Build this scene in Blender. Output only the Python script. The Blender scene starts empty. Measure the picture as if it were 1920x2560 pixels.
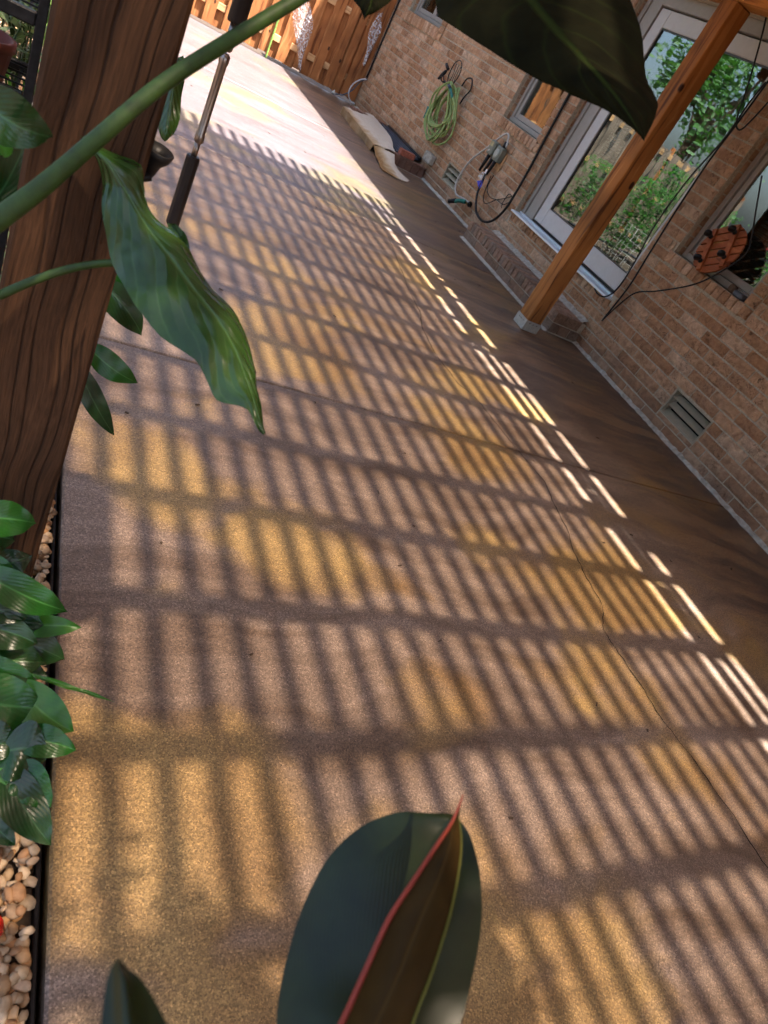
import bpy, bmesh, math, random
import numpy as np
from mathutils import Vector, Matrix, noise as mnoise
random.seed(7); rng = np.random.default_rng(7)
scn = bpy.context.scene
C = scn.collection
rad = math.radians
V = Vector

# ---------------------------------------------------------------- camera
cam = bpy.data.cameras.new('camera'); camo = bpy.data.objects.new('camera', cam); C.objects.link(camo)
R_, U_, F_ = V((0.8388, -0.2922, 0.4595)), V((-0.1550, 0.6815, 0.7152)), V((0.5219, 0.6708, -0.5271))
F_.normalize(); R_ = (R_ - F_*R_.dot(F_)).normalized(); U_ = R_.cross(F_)
CAM = V((0, 0, 1.3))
camo.matrix_world = Matrix(((R_.x, U_.x, -F_.x, CAM.x), (R_.y, U_.y, -F_.y, CAM.y), (R_.z, U_.z, -F_.z, CAM.z), (0, 0, 0, 1)))
cam.sensor_fit = 'VERTICAL'; cam.sensor_height = 36; cam.sensor_width = 27; cam.lens = 24.09
cam.clip_start = 0.02; cam.clip_end = 500
cam.dof.use_dof = True; cam.dof.focus_distance = 2.6; cam.dof.aperture_fstop = 8
scn.camera = camo
# ---------------------------------------------------------------- sky, sun, exposure
SX, SY = 0.2256, -0.30                      # sun offset per metre of height
w = bpy.data.worlds.new('World'); scn.world = w; w.use_nodes = True
nt = w.node_tree; bg = nt.nodes['Background']
sky = nt.nodes.new('ShaderNodeTexSky'); sky.sky_type = 'NISHITA'; sky.sun_disc = False
sky.sun_elevation = math.atan(1/math.hypot(SX, SY)); sky.sun_rotation = math.atan2(SX, SY)
sky.air_density = 0.8; sky.dust_density = 4.0
nt.links.new(sky.outputs[0], bg.inputs[0]); bg.inputs[1].default_value = 0.085
sun = bpy.data.lights.new('sun', 'SUN'); suno = bpy.data.objects.new('sun', sun); C.objects.link(suno)
sun.energy = 4.3; sun.angle = rad(0.85); sun.color = (1.0, 0.955, 0.92)
suno.rotation_euler = V((-SX, -SY, -1)).to_track_quat('-Z', 'Y').to_euler(); suno.location = (3, -4, 12)
scn.view_settings.view_transform = 'Standard'; scn.view_settings.look = 'None'
scn.view_settings.gamma = 1; scn.view_settings.use_curve_mapping = False
scn.view_settings.exposure = 2.55
scn.cycles.max_bounces = 7; scn.cycles.diffuse_bounces = 3; scn.cycles.glossy_bounces = 3; scn.cycles.transmission_bounces = 4; scn.cycles.transparent_max_bounces = 8
scn.cycles.use_adaptive_sampling = True; scn.cycles.adaptive_threshold = 0.03; scn.cycles.adaptive_min_samples = 24
scn.cycles.caustics_reflective = False; scn.cycles.caustics_refractive = False

# ---------------------------------------------------------------- helpers
def tag(o, label=None, cat=None, group=None, kind=None):
    if label: o['label'] = label
    if cat: o['category'] = cat
    if group: o['group'] = group
    if kind: o['kind'] = kind
    return o
def link(o, parent=None):
    C.objects.link(o)
    if parent is not None:
        o.parent = parent
        o.matrix_parent_inverse = Matrix.Translation(-parent_loc(parent))
    return o
def parent_loc(p):                                   # world origin of a thing, of a part-empty, or of a mesh built in place
    if p.type != 'EMPTY': return V((0, 0, 0))
    return V(p.location) + (parent_loc(p.parent) if p.parent else V((0, 0, 0)))
def thing(name, loc, label, cat, group=None):
    e = bpy.data.objects.new(name, None); e.empty_display_size = .1; e.location = loc; C.objects.link(e)
    return tag(e, label, cat, group)
def part(name, loc, parent):                       # an empty one level down (window, door)
    e = bpy.data.objects.new(name, None); e.empty_display_size = .1; e.location = V(loc) - parent_loc(parent)
    C.objects.link(e); e.parent = parent; return e
def mesh(name, verts, faces, mat, parent=None, smooth=False, uv=None, attr=None):
    me = bpy.data.meshes.new(name); me.from_pydata([tuple(v) for v in verts], [], faces)
    if smooth: me.polygons.foreach_set('use_smooth', [True]*len(me.polygons))
    if uv is not None:
        l = me.uv_layers.new(name='UVMap')
        idx = [0]*len(me.loops); me.loops.foreach_get('vertex_index', idx)
        l.data.foreach_set('uv', [c for i in idx for c in uv[i]])
    if attr is not None:
        a = me.color_attributes.new('tint', 'FLOAT_COLOR', 'POINT')
        a.data.foreach_set('color', [c for t in attr for c in (t[0], t[1], t[2], 1)])
    if mat: me.materials.append(mat)
    me.update()
    return link(bpy.data.objects.new(name, me), parent)
class MB:                                            # collects pieces of ONE part
    def __init__(s): s.v = []; s.f = []
    def add(s, vs, fs):
        n = len(s.v); s.v += [tuple(v) for v in vs]; s.f += [tuple(i+n for i in f) for f in fs]; return s
    def box(s, a, b, bev=0.0):
        a, b = [min(a[i], b[i]) for i in range(3)], [max(a[i], b[i]) for i in range(3)]
        if bev <= 0:
            vs = [(x, y, z) for x in (a[0], b[0]) for y in (a[1], b[1]) for z in (a[2], b[2])]
            return s.add(vs, [(0,1,3,2),(4,6,7,5),(0,4,5,1),(2,3,7,6),(0,2,6,4),(1,5,7,3)])
        bm = bmesh.new(); bmesh.ops.create_cube(bm, size=1)
        for v in bm.verts: v.co = V([(a[i]+b[i])/2 + v.co[i]*(b[i]-a[i]) for i in range(3)])
        bmesh.ops.bevel(bm, geom=bm.edges[:], offset=bev, segments=1, affect='EDGES')
        bm.verts.index_update()
        s.add([v.co[:] for v in bm.verts], [[v.index for v in f.verts] for f in bm.faces]); bm.free(); return s
    def obox(s, c, ax, ay, az, bev=0):               # oriented box, half vectors
        t = MB().box((-1,-1,-1), (1,1,1), 0)
        c, ax, ay, az = V(c), V(ax), V(ay), V(az)
        return s.add([c + ax*p[0] + ay*p[1] + az*p[2] for p in t.v], t.f)
    def tube(s, pts, r, n=8, smooth=True, cap=True):
        P = spline(pts) if smooth else [V(p) for p in pts]
        m = len(P); rr = r if isinstance(r, (list, tuple)) else [r]*2
        vs, fs = [], []; up = None
        for i, p in enumerate(P):
            t = (P[min(i+1, m-1)] - P[max(i-1, 0)])
            t = t.normalized() if t.length > 1e-9 else V((0,0,1))
            if up is None: up = V((0,0,1)) if abs(t.z) < .9 else V((1,0,0))
            sx = t.cross(up).normalized(); up = sx.cross(t).normalized()
            u = i/(m-1)*(len(rr)-1); k = min(int(u), len(rr)-2); q = rr[k] + (rr[k+1]-rr[k])*(u-k)
            for j in range(n):
                a = 2*math.pi*j/n; vs.append(p + sx*(q*math.cos(a)) + up*(q*math.sin(a)))
        for i in range(m-1):
            for j in range(n): fs.append((i*n+j, i*n+(j+1) % n, (i+1)*n+(j+1) % n, (i+1)*n+j))
        if cap: fs += [tuple(range(n-1, -1, -1)), tuple(range((m-1)*n, m*n))]
        return s.add(vs, fs)
    def lathe(s, c, axis, prof, n=20):               # prof: (radius, height) along axis
        c = V(c); az = V(axis).normalized(); ax = az.orthogonal().normalized(); ay = az.cross(ax)
        vs = [c + az*h + ax*(r*math.cos(2*math.pi*j/n)) + ay*(r*math.sin(2*math.pi*j/n)) for r, h in prof for j in range(n)]
        fs = [(i*n+j, i*n+(j+1) % n, (i+1)*n+(j+1) % n, (i+1)*n+j) for i in range(len(prof)-1) for j in range(n)]
        fs += [tuple(range(n-1, -1, -1)), tuple(range((len(prof)-1)*n, len(prof)*n))]
        return s.add(vs, fs)
    def build(s, name, mat, parent=None, smooth=False):
        return mesh(name, s.v, s.f, mat, parent, smooth)
def spline(pts, k=6):
    P = [V(p) for p in pts]; out = []
    if len(P) < 3: return P
    for i in range(len(P)-1):
        p0, p1, p2, p3 = P[max(i-1, 0)], P[i], P[i+1], P[min(i+2, len(P)-1)]
        for j in range(k):
            t = j/k
            out.append(.5*((2*p1) + (p2-p0)*t + (2*p0-5*p1+4*p2-p3)*t*t + (3*p1-p0-3*p2+p3)*t**3))
    out.append(P[-1]); return out

# ---------------------------------------------------------------- materials
def newmat(name, col=(.5,.5,.5), rough=.6, metal=0, spec=.5):
    m = bpy.data.materials.new(name); m.use_nodes = True
    b = m.node_tree.nodes['Principled BSDF']
    b.inputs['Base Color'].default_value = (*col, 1); b.inputs['Roughness'].default_value = rough
    b.inputs['Metallic'].default_value = metal; b.inputs['Specular IOR Level'].default_value = spec
    return m, m.node_tree, b
def nd(nt, typ, ins={}, **props):
    n = nt.nodes.new('ShaderNode'+typ)
    for k, v in props.items(): setattr(n, k, v)
    for k, v in ins.items():
        if isinstance(v, bpy.types.NodeSocket): nt.links.new(v, n.inputs[k])
        else: n.inputs[k].default_value = v
    return n
def pos(nt, scale=(1,1,1), rot=(0,0,0)):
    g = nd(nt, 'NewGeometry')
    return nd(nt, 'Mapping', {'Vector': g.outputs['Position'], 'Scale': scale, 'Rotation': rot}).outputs[0]
def noi(nt, vec, scale, detail=3, rough=.5, dist=0):
    return nd(nt, 'TexNoise', {'Vector': vec, 'Scale': scale, 'Detail': detail, 'Roughness': rough, 'Distortion': dist}).outputs['Fac']
def ramp(nt, fac, stops, interp='LINEAR'):
    n = nd(nt, 'ValToRGB', {'Fac': fac}); r = n.color_ramp; r.interpolation = interp
    while len(r.elements) < len(stops): r.elements.new(.5)
    for e, (p, c) in zip(r.elements, stops):
        e.position = p; e.color = (c, c, c, 1) if isinstance(c, (int, float)) else (*c, 1)
    return n.outputs[0]
def mixc(nt, fac, a, b, typ='MIX'):
    n = nt.nodes.new('ShaderNodeMix'); n.data_type = 'RGBA'; n.blend_type = typ
    for s, v in ((n.inputs[0], fac), (n.inputs[6], a), (n.inputs[7], b)):
        if isinstance(v, bpy.types.NodeSocket): nt.links.new(v, s)
        else: s.default_value = v if isinstance(v, float) else ((*v, 1) if len(v) == 3 else v)
    return n.outputs[2]
def math_(nt, op, a, b=0.0, c=None):
    n = nt.nodes.new('ShaderNodeMath'); n.operation = op
    for i, v in enumerate((a, b) if c is None else (a, b, c)):
        if isinstance(v, bpy.types.NodeSocket): nt.links.new(v, n.inputs[i])
        else: n.inputs[i].default_value = v
    return n.outputs[0]
def bump(nt, b, h, strength=.4, dist=.01):
    n = nd(nt, 'Bump', {'Height': h, 'Strength': strength, 'Distance': dist}); nt.links.new(n.outputs[0], b.inputs['Normal']); return n
def setc(nt, b, c): nt.links.new(c, b.inputs['Base Color'])

def m_simple(name, col, rough=.6, metal=0, var=.25, scale=20, bmp=.0):
    m, nt, b = newmat(name, col, rough, metal, .2 if max(col) < .03 else .4)
    n = noi(nt, pos(nt), scale, 4, .6)
    lo = tuple(c*(1-var) for c in col); hi = tuple(min(1, c*(1+var)) for c in col)
    setc(nt, b, ramp(nt, n, [(.3, lo), (.7, hi)]))
    if bmp: bump(nt, b, n, bmp, .004)
    return m
STAINS = [((1.9926,2.2575,0.0000), .36), ((1.1858,0.8715,0.0000), .22), ((0.5484,0.6627,0.0000), .24), ((0.3541,0.6029,0.0000), .26), ((0.4200,1.6839,0.0000), .22), ((2.1640,0.6564,0.0000), .32), ((1.3183,2.9528,0.0000), .42), ((1.1890,0.2314,0.0000), .42), ((0.7537,0.2711,0.0000), .3), ((2.3718,1.3654,0.0000), .26), ((4.8548,6.6795,0.0000), .42), ((4.3776,7.1322,0.0000), .3), ((2.5374,6.5313,0.0000), .5), ((0.7519,1.4116,0.0000), .16), ((1.2315,1.2355,-0.0000), .2), ((3.2704,1.9147,0.0000), .2), ((3.6973,5.0895,0.0000), .35)]
def m_concrete():
    m, nt, b = newmat('stained_concrete', rough=.5)
    p = pos(nt)
    warp = nd(nt, 'TexNoise', {'Vector': p, 'Scale': 1.1, 'Detail': 3}).outputs['Color']
    pw = nd(nt, 'VectorMath', {0: p, 1: nd(nt, 'VectorMath', {0: warp, 'Scale': .55}, operation='SCALE').outputs[0]}, operation='ADD').outputs[0]
    ps = nd(nt, 'Mapping', {'Vector': pw, 'Scale': (.8, 1.6, 1), 'Rotation': (0, 0, rad(14))}).outputs[0]
    n1 = noi(nt, ps, 1.0, 5, .55)
    n2 = noi(nt, pw, 1.7, 4, .6)
    n3 = noi(nt, nd(nt, 'Mapping', {'Vector': pw, 'Scale': (.8, 4.5, 1), 'Location': (7, 3, 0)}).outputs[0], 1.6, 4, .6)
    amber = ramp(nt, n2, [(.35, (.222, .120, .045)), (.62, (.425, .275, .105))])
    mauve = ramp(nt, n3, [(.35, (.152, .098, .063)), (.65, (.335, .243, .180))])
    k = math_(nt, 'ADD', math_(nt, 'MULTIPLY', n1, .75), math_(nt, 'MULTIPLY', n2, .35))
    msk = None                                       # where the amber stain was flooded on
    for (cx, cy, _), rr in STAINS:
        dd = nd(nt, 'VectorMath', {0: pw, 1: (cx+.27, cy+.27, .27)}, operation='DISTANCE').outputs['Value']
        q = nd(nt, 'MapRange', {'Value': dd, 'From Min': rr*.35, 'From Max': rr*1.15, 'To Min': 1.0, 'To Max': 0.0}).outputs[0]
        msk = q if msk is None else math_(nt, 'MAXIMUM', msk, q)
    yy = nd(nt, 'SeparateXYZ', {0: p}).outputs[1]     # far slabs: pinker stain, colour darkened to hold back the full sun
    far = nd(nt, 'MapRange', {'Value': yy, 'From Min': 5.3, 'From Max': 5.5}).outputs[0]
    mauve = mixc(nt, far, mauve, ramp(nt, n3, [(.35, (.110, .086, .084)), (.65, (.180, .148, .148))]))
    amber = mixc(nt, far, amber, ramp(nt, n2, [(.35, (.150, .112, .062)), (.62, (.205, .165, .092))]))
    k = math_(nt, 'SUBTRACT', k, math_(nt, 'MULTIPLY', far, .02))
    k = math_(nt, 'ADD', math_(nt, 'SUBTRACT', k, .045), math_(nt, 'MULTIPLY', msk, .125))
    col = mixc(nt, ramp(nt, k, [(.53, 0), (.62, 1)]), mauve, amber)
    # house shade put into the colour along the wall, with amber streaks
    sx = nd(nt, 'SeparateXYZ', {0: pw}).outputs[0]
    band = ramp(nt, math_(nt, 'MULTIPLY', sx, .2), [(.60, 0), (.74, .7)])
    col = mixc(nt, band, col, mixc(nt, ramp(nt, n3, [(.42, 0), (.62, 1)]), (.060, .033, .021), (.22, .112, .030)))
    g1 = noi(nt, p, 260, 2, .7); g2 = noi(nt, p, 110, 2, .6)
    vo = nd(nt, 'TexVoronoi', {'Vector': p, 'Scale': 330.0}).outputs['Color']
    vf = nd(nt, 'SeparateXYZ', {0: vo}).outputs[0]
    grain = mixc(nt, 1.0, ramp(nt, g1, [(.3, .72), (.5, 1.0), (.72, 1.35)]), ramp(nt, vf, [(0, .55), (.5, .95), (.88, 1.2), (1.0, 1.75)]), 'MULTIPLY')
    col = mixc(nt, 1.0, col, grain, 'MULTIPLY')
    col = mixc(nt, ramp(nt, noi(nt, p, 38, 4, .7), [(.35, 0), (.7, .35)]), col, mixc(nt, .5, col, (.1, .07, .05)))
    setc(nt, b, col)
    nt.links.new(ramp(nt, g2, [(.3, .30), (.7, .55)]), b.inputs['Roughness'])
    h = math_(nt, 'ADD', math_(nt, 'MULTIPLY', g1, .6), math_(nt, 'MULTIPLY', noi(nt, p, 12, 3), .8))
    bump(nt, b, h, .35, .006)
    return m
def m_brick():
    m, nt, b = newmat('brick_clay', rough=.85, spec=.3)
    a = nd(nt, 'Attribute', attribute_name='tint').outputs['Color']
    p = pos(nt)
    n1 = noi(nt, p, 22, 4, .65, .6); n2 = noi(nt, pos(nt, (1, .35, 1.4)), 70, 5, .75, 1.5); n3 = noi(nt, p, 2.2, 3)
    col = mixc(nt, 1.0, a, ramp(nt, n1, [(.3, (.66, .62, .60)), (.7, (1.28, 1.3, 1.32))]), 'MULTIPLY')
    col = mixc(nt, ramp(nt, n2, [(.60, 0), (.72, .5)]), col, (.50, .33, .20))
    col = mixc(nt, ramp(nt, n2, [(.28, .75), (.38, 0)]), col, (.06, .03, .018))
    col = mixc(nt, ramp(nt, n3, [(.45, 0), (.75, .28)]), col, (.19, .14, .115))
    zz = nd(nt, 'SeparateXYZ', {0: p}).outputs[2]
    gr_ = math_(nt, 'MULTIPLY', ramp(nt, zz, [(.0, 1), (.34, 0)]), ramp(nt, noi(nt, p, 5, 4), [(.3, .15), (.65, .75)]))
    col = mixc(nt, gr_, col, (.17, .098, .066))
    n4 = noi(nt, p, 17, 2, .5, 2.2)
    cr_ = math_(nt, 'MULTIPLY', ramp(nt, math_(nt, 'ABSOLUTE', math_(nt, 'SUBTRACT', n4, .5)), [(.0, 1), (.022, 0)]), ramp(nt, noi(nt, p, 9, 2), [(.5, 0), (.6, .8)]))
    col = mixc(nt, cr_, col, (.045, .024, .014))
    setc(nt, b, col)
    bump(nt, b, math_(nt, 'SUBTRACT', math_(nt, 'ADD', n2, math_(nt, 'MULTIPLY', n1, .8)), cr_), 1.0, .010)
    return m
def m_wood(name, dark, mid, light, axis='z', sc=1.0, rough=.75, groove=.5, knots=True):
    m, nt, b = newmat(name, rough=rough, spec=.3)
    st = {'z': (1, 1, .045), 'x': (.045, 1, 1), 'y': (1, .045, 1)}[axis]
    p = pos(nt)
    ws = nd(nt, 'TexNoise', {'Vector': nd(nt, 'Mapping', {'Vector': p, 'Scale': {'z': (3, 3, 1.2), 'x': (1.2, 3, 3), 'y': (3, 1.2, 3)}[axis]}).outputs[0], 'Scale': 1.2, 'Detail': 1}).outputs['Color']
    pw = nd(nt, 'VectorMath', {0: p, 1: nd(nt, 'VectorMath', {0: ws, 'Scale': .14}, operation='SCALE').outputs[0]}, operation='ADD').outputs[0]
    q = nd(nt, 'Mapping', {'Vector': pw, 'Scale': st}).outputs[0]
    rings = noi(nt, q, 26*sc, 2, .4)
    fine = noi(nt, q, 240*sc, 3, .7)
    rg = math_(nt, 'ADD', math_(nt, 'MULTIPLY', rings, .85), math_(nt, 'MULTIPLY', fine, .2))
    col = ramp(nt, rg, [(.36, dark), (.47, mid), (.6, mid), (.68, light)])
    if knots:
        kv = nd(nt, 'TexVoronoi', {'Vector': nd(nt, 'Mapping', {'Vector': p, 'Scale': {'z': (1, 1, .55), 'x': (.55, 1, 1), 'y': (1, .55, 1)}[axis]}).outputs[0], 'Scale': 5.2}).outputs['Distance']
        kk = ramp(nt, math_(nt, 'ADD', kv, math_(nt, 'MULTIPLY', fine, .04)), [(.085, 1), (.12, 0)])
        col = mixc(nt, kk, col, tuple(c*.3 for c in dark))
    big = noi(nt, p, 3, 2)
    col = mixc(nt, 1.0, col, ramp(nt, big, [(.3, .72), (.7, 1.25)]), 'MULTIPLY')
    setc(nt, b, col)
    bump(nt, b, math_(nt, 'ADD', rings, math_(nt, 'MULTIPLY', fine, .35)), groove, .006)
    return m
def m_shaded_post():  # weathered grain; base colour darkened to carry the shade on the post
    m, nt, b = newmat('cedar_weathered_shaded', rough=.85, spec=.2)
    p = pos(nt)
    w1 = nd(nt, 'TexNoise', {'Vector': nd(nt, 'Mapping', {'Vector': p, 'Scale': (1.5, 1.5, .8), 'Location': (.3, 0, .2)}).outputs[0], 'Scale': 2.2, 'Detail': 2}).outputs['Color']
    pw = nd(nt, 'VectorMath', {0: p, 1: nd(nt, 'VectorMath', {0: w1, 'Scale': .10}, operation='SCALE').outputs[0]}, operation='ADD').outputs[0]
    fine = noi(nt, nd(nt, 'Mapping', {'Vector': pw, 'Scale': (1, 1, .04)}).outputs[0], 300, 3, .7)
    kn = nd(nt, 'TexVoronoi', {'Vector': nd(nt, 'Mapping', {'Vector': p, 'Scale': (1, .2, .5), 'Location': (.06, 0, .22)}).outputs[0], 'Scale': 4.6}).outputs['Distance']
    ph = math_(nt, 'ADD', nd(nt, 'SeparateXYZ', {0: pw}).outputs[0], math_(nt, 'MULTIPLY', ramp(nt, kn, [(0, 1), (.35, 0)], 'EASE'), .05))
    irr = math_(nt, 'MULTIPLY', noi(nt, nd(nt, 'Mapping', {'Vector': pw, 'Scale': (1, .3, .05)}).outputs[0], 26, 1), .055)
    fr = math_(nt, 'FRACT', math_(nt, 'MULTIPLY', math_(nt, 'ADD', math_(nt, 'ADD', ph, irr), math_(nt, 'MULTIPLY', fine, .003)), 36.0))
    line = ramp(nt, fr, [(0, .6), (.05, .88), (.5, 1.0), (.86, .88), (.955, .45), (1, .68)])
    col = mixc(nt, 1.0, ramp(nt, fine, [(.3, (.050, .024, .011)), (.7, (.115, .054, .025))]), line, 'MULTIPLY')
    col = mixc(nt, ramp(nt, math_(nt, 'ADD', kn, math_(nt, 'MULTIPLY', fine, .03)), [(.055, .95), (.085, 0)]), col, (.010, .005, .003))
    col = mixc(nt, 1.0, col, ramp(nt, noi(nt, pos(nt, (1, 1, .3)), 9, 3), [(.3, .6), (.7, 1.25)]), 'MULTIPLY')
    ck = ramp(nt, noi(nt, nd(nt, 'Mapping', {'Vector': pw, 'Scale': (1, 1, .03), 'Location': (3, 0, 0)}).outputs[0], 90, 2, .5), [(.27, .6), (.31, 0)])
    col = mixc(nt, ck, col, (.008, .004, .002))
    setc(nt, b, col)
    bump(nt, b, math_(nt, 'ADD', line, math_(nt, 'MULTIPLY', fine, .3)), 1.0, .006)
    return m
def m_leaf(name, top, under, veincol, rough=.3, nv=9, trans=.25, vein=.5, slope=.35, gloss=.5, bmp=.35):
    m, nt, b = newmat(name, top, rough, spec=gloss)
    uv = nd(nt, 'UVMap').outputs[0]; s = nd(nt, 'SeparateXYZ', {0: uv})
    u, v = s.outputs[0], s.outputs[1]
    av = math_(nt, 'ABSOLUTE', math_(nt, 'SUBTRACT', math_(nt, 'MULTIPLY', v, 2.0), 1.0))
    p = pos(nt)
    wob = math_(nt, 'MULTIPLY', noi(nt, p, 25, 2), .05)
    fr = math_(nt, 'FRACT', math_(nt, 'MULTIPLY', math_(nt, 'ADD', math_(nt, 'SUBTRACT', u, math_(nt, 'MULTIPLY', av, slope)), wob), float(nv)))
    tri = math_(nt, 'ABSOLUTE', math_(nt, 'SUBTRACT', fr, .5))
    lat = ramp(nt, tri, [(.40, 0), (.5, vein)])
    mid = ramp(nt, av, [(.02, 1), (.07, 0)])
    n = noi(nt, p, 18, 4, .6)
    tc = ramp(nt, n, [(.3, tuple(c*.6 for c in top)), (.7, tuple(c*1.35 for c in top))])
    col = mixc(nt, lat, tc, veincol); col = mixc(nt, mid, col, veincol)
    geo = nd(nt, 'NewGeometry')
    col = mixc(nt, geo.outputs['Backfacing'], col, under)
    setc(nt, b, col)
    hgt = math_(nt, 'ADD', math_(nt, 'MULTIPLY', tri, -1.0), math_(nt, 'MULTIPLY', mid, -.6))
    bump(nt, b, math_(nt, 'ADD', hgt, math_(nt, 'MULTIPLY', n, .5)), bmp, .006)
    tr = nd(nt, 'BsdfTranslucent', {'Color': (top[0]*2.2, top[1]*2.4, top[2]*1.2, 1)})
    mx = nd(nt, 'MixShader', {0: trans, 1: b.outputs[0], 2: tr.outputs[0]})
    nt.links.new(mx.outputs[0], nt.nodes['Material Output'].inputs[0])
    return m
def m_glass(name, refl=.35, tint=(.55,.6,.6), wave=.02):
    m, nt, b = newmat(name)
    n = noi(nt, pos(nt, (1, 1, .4)), 5, 2)
    bp = nd(nt, 'Bump', {'Height': n, 'Strength': 1.0, 'Distance': wave*.03})
    g = nd(nt, 'BsdfGlossy', {'Color': (.92, 1, .98, 1), 'Roughness': .012, 'Normal': bp.outputs[0]})
    t = nd(nt, 'BsdfTransparent', {'Color': (*tint, 1)})
    mx = nd(nt, 'MixShader', {0: refl, 1: t.outputs[0], 2: g.outputs[0]})
    nt.links.new(mx.outputs[0], nt.nodes['Material Output'].inputs[0]); return m
def m_film():
    m, nt, b = newmat('clear_film', (.9,.9,.92), .12)
    n = noi(nt, pos(nt), 40, 3)
    t = nd(nt, 'BsdfTransparent', {'Color': (.95, .95, .95, 1)})
    mx = nd(nt, 'MixShader', {0: ramp(nt, n, [(.4, .12), (.7, .6)]), 1: t.outputs[0], 2: b.outputs[0]})
    nt.links.new(mx.outputs[0], nt.nodes['Material Output'].inputs[0]); return m
def m_panel():
    m, nt, b = newmat('translucent_sheet')
    tr = nd(nt, 'BsdfTranslucent', {'Color': (.19, .142, .095, 1)})
    t = nd(nt, 'BsdfTransparent', {'Color': (.290, .240, .190, 1)})
    g = nd(nt, 'BsdfGlossy', {'Roughness': .15})
    mx = nd(nt, 'MixShader', {0: .36, 1: t.outputs[0], 2: tr.outputs[0]})
    m2 = nd(nt, 'MixShader', {0: .05, 1: mx.outputs[0], 2: g.outputs[0]})
    nt.links.new(m2.outputs[0], nt.nodes['Material Output'].inputs[0]); return m
def m_attr(name, rough=.7, scale=60, bmp=.5):
    m, nt, b = newmat(name, rough=rough)
    a = nd(nt, 'Attribute', attribute_name='tint').outputs['Color']
    n = noi(nt, pos(nt), scale, 4, .6)
    setc(nt, b, mixc(nt, 1.0, a, ramp(nt, n, [(.3, .7), (.7, 1.25)]), 'MULTIPLY'))
    bump(nt, b, n, bmp, .004); return m

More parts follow.
